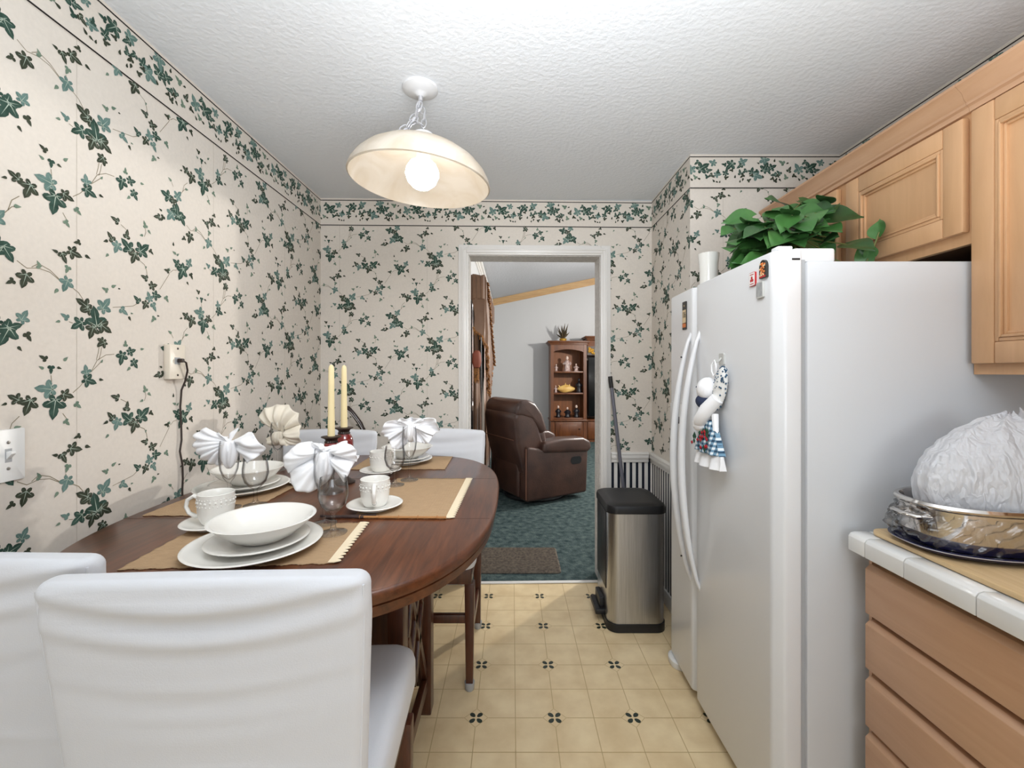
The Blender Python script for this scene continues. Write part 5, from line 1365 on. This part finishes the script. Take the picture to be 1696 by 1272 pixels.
# valance header with return to the wall
ring = [(0.01, .0), (.08, .0), (.135, .012), (.15, .04)] + [(.15 + .006 * math.sin(k * 1.9), .06 + k * .06) for k in range(40)]
def hdr(u, v):
    q = u * (len(ring) - 1); i = min(int(q), len(ring) - 2); f = q - i
    x = ring[i][0] * (1 - f) + ring[i + 1][0] * f; y = ring[i][1] * (1 - f) + ring[i + 1][1] * f
    return (x + .010 * math.sin(u * 430), y + .008 * math.sin(u * 390), VT - .26 + .26 * v + .006 * math.sin(u * 120) * (v > .9))
m.grid(hdr, 480, 10); m.build('header', 'curtain', t, solid=.006, fixn=False, angle=80)
m = MB()
def swag(u, v):   # end swag draped over the return, deepening away from the opening
    q = u * (len(ring) - 1) * .55; i = min(int(q), len(ring) - 2); f = q - i
    x = ring[i][0] * (1 - f) + ring[i + 1][0] * f; y = ring[i][1] * (1 - f) + ring[i + 1][1] * f
    drop = .30 + .72 * min(1, (u * 2.2)) ** .9 - .40 * max(0, u - .46) / .54
    fold = .022 * math.sin(u * 95 + v * 3)
    return (x + .012 + .03 * v * math.sin(PI * v * .8) + fold * .6, y - .004 + .05 * v * u, VT - .25 - drop * v)
m.grid(swag, 260, 24); m.build('swag', 'curtain', t, solid=.005, fixn=False, angle=80)
m = MB(); pts = [swag(k / 80, 1.0) for k in range(81)]
m.tube([(x, y, z) for x, y, z in pts], .012, 8)
for k in range(81):
    x, y, z = pts[k]; m.tube([(x, y, z), (x + .003, y, z - .045 - .01 * (k % 2))], .006, 5)
m.build('fringe', 'fringe', t)
m = MB(); 
for k in range(46):
    z = VT - .02 - k * .020; x = .16 + .0010 * k + .006 * math.sin(k * 2.1); y = .30 + k * .018
    m.tube([(x, y, z), (x + .025, y - .02, z - .018)], .011, 5)
m.build('fringe', 'fringe', t)
m = MB()
def jab(u, v):
    return (.12 + .06 * u + .012 * math.sin(u * 22), .75 + .65 * u, VT - .80 - .20 * v - .12 * u * (1 - v) + .02 * math.sin(u * 16))
m.grid(jab, 50, 12); m.build('jabot', 'lining', t, solid=.004, fixn=False, angle=80)
m = MB(); m.grid(lambda u, v: cw(u, v, .02, .58, .03, VT - .2, .028, 5, .055), 90, 12); m.build('panel', 'curtain', t, solid=.004, fixn=False, angle=80)
m = MB(); m.grid(lambda u, v: cw(u, v, .55, 1.0, .03, VT - .2, .022, 5, .07, 1), 90, 12); m.build('panel', 'curtaing', t, solid=.004, fixn=False, angle=80)
m = MB(); m.grid(lambda u, v: cw(u, v, 1.0, 2.2, .03, VT - .2, .03, 9, .085, 2), 140, 12); m.build('panel', 'curtain', t, solid=.004, fixn=False, angle=80)
m = MB(); m.lathe([(0, 0), (.035, .02), (.05, .07), (.045, .16), (.03, .19), (0, .20)], 18, c=(.075, .0, 1.37)); m.build('tassel', 'rust', t)
m = MB()
for k in range(9): m.tube([(.05 + .006 * k, -.02 + .003 * (k % 3), 1.38), (.05 + .006 * k, -.02 + .004 * (k % 3), 1.26 - .02 * (k % 3))], .006, 5)
m.build('tassel_fringe', 'fringe', t)

# ------------------------------------------------------------------ lights
def area(name, loc, rot, sx, sy, power, c=(1, 1, 1)):
    l = bpy.data.lights.new(name, 'AREA'); l.shape = 'RECTANGLE'; l.size = sx; l.size_y = sy; l.energy = power; l.color = c
    o = bpy.data.objects.new(name, l); col.objects.link(o); o.location = loc; o.rotation_euler = rot; return o
area('rear_fill', (.6, YR + .05, 1.5), (R(90), 0, 0), 1.4, 1.25, 21, (.88, .94, 1.0))  # fill light added behind the camera, shifted to favour the right side
kl = bpy.data.lights.new('overhead_fill', 'POINT'); kl.energy = 1.5; kl.shadow_soft_size = .22; kl.color = (.96, .98, 1.0)  # unseen weak fill added overhead, no fixture modelled
ko = bpy.data.objects.new('overhead_fill', kl); col.objects.link(ko); ko.location = (.35, .35, 2.15)
sl = bpy.data.lights.new('back_wall_fill', 'SPOT'); sl.energy = 58; sl.shadow_soft_size = .28; sl.color = (.95, .975, 1.0); sl.spot_size = R(125); sl.spot_blend = 1.0  # unseen fill added to brighten the back wall and table
so = bpy.data.objects.new('back_wall_fill', sl); col.objects.link(so); so.location = (.15, .45, 2.25)
so.rotation_euler = (Vector((-.25, 2.75, 1.35)) - so.location).to_track_quat('-Z', 'Y').to_euler()
area('ceiling_bounce_fill', (.20, .25, 1.55), (R(180), 0, 0), 1.3, 1.0, 32, (.89, .955, 1.0))  # unseen upward fill added to bounce light off the ceiling
area('living_window_daylight', (LX - .12, 5.9, 1.55), (R(90), 0, R(-90)), 1.9, 1.2, 70, (.95, .98, 1.0))
pl = bpy.data.lights.new('living_lamp', 'POINT'); pl.energy = 290; pl.shadow_soft_size = .08; pl.color = (1, .96, .9)
po = bpy.data.objects.new('living_lamp', pl); col.objects.link(po); po.location = (2.6, 5.3, 2.1)
w = bpy.data.worlds.new('world'); scn.world = w; w.use_nodes = True
bg = w.node_tree.nodes['Background']; bg.inputs[0].default_value = (.86, .92, 1, 1); bg.inputs[1].default_value = 1.0

scn.view_settings.view_transform = 'Standard'; scn.view_settings.look = 'None'; scn.view_settings.gamma = 1.0
scn.view_settings.use_curve_mapping = False; scn.view_settings.exposure = 0.10
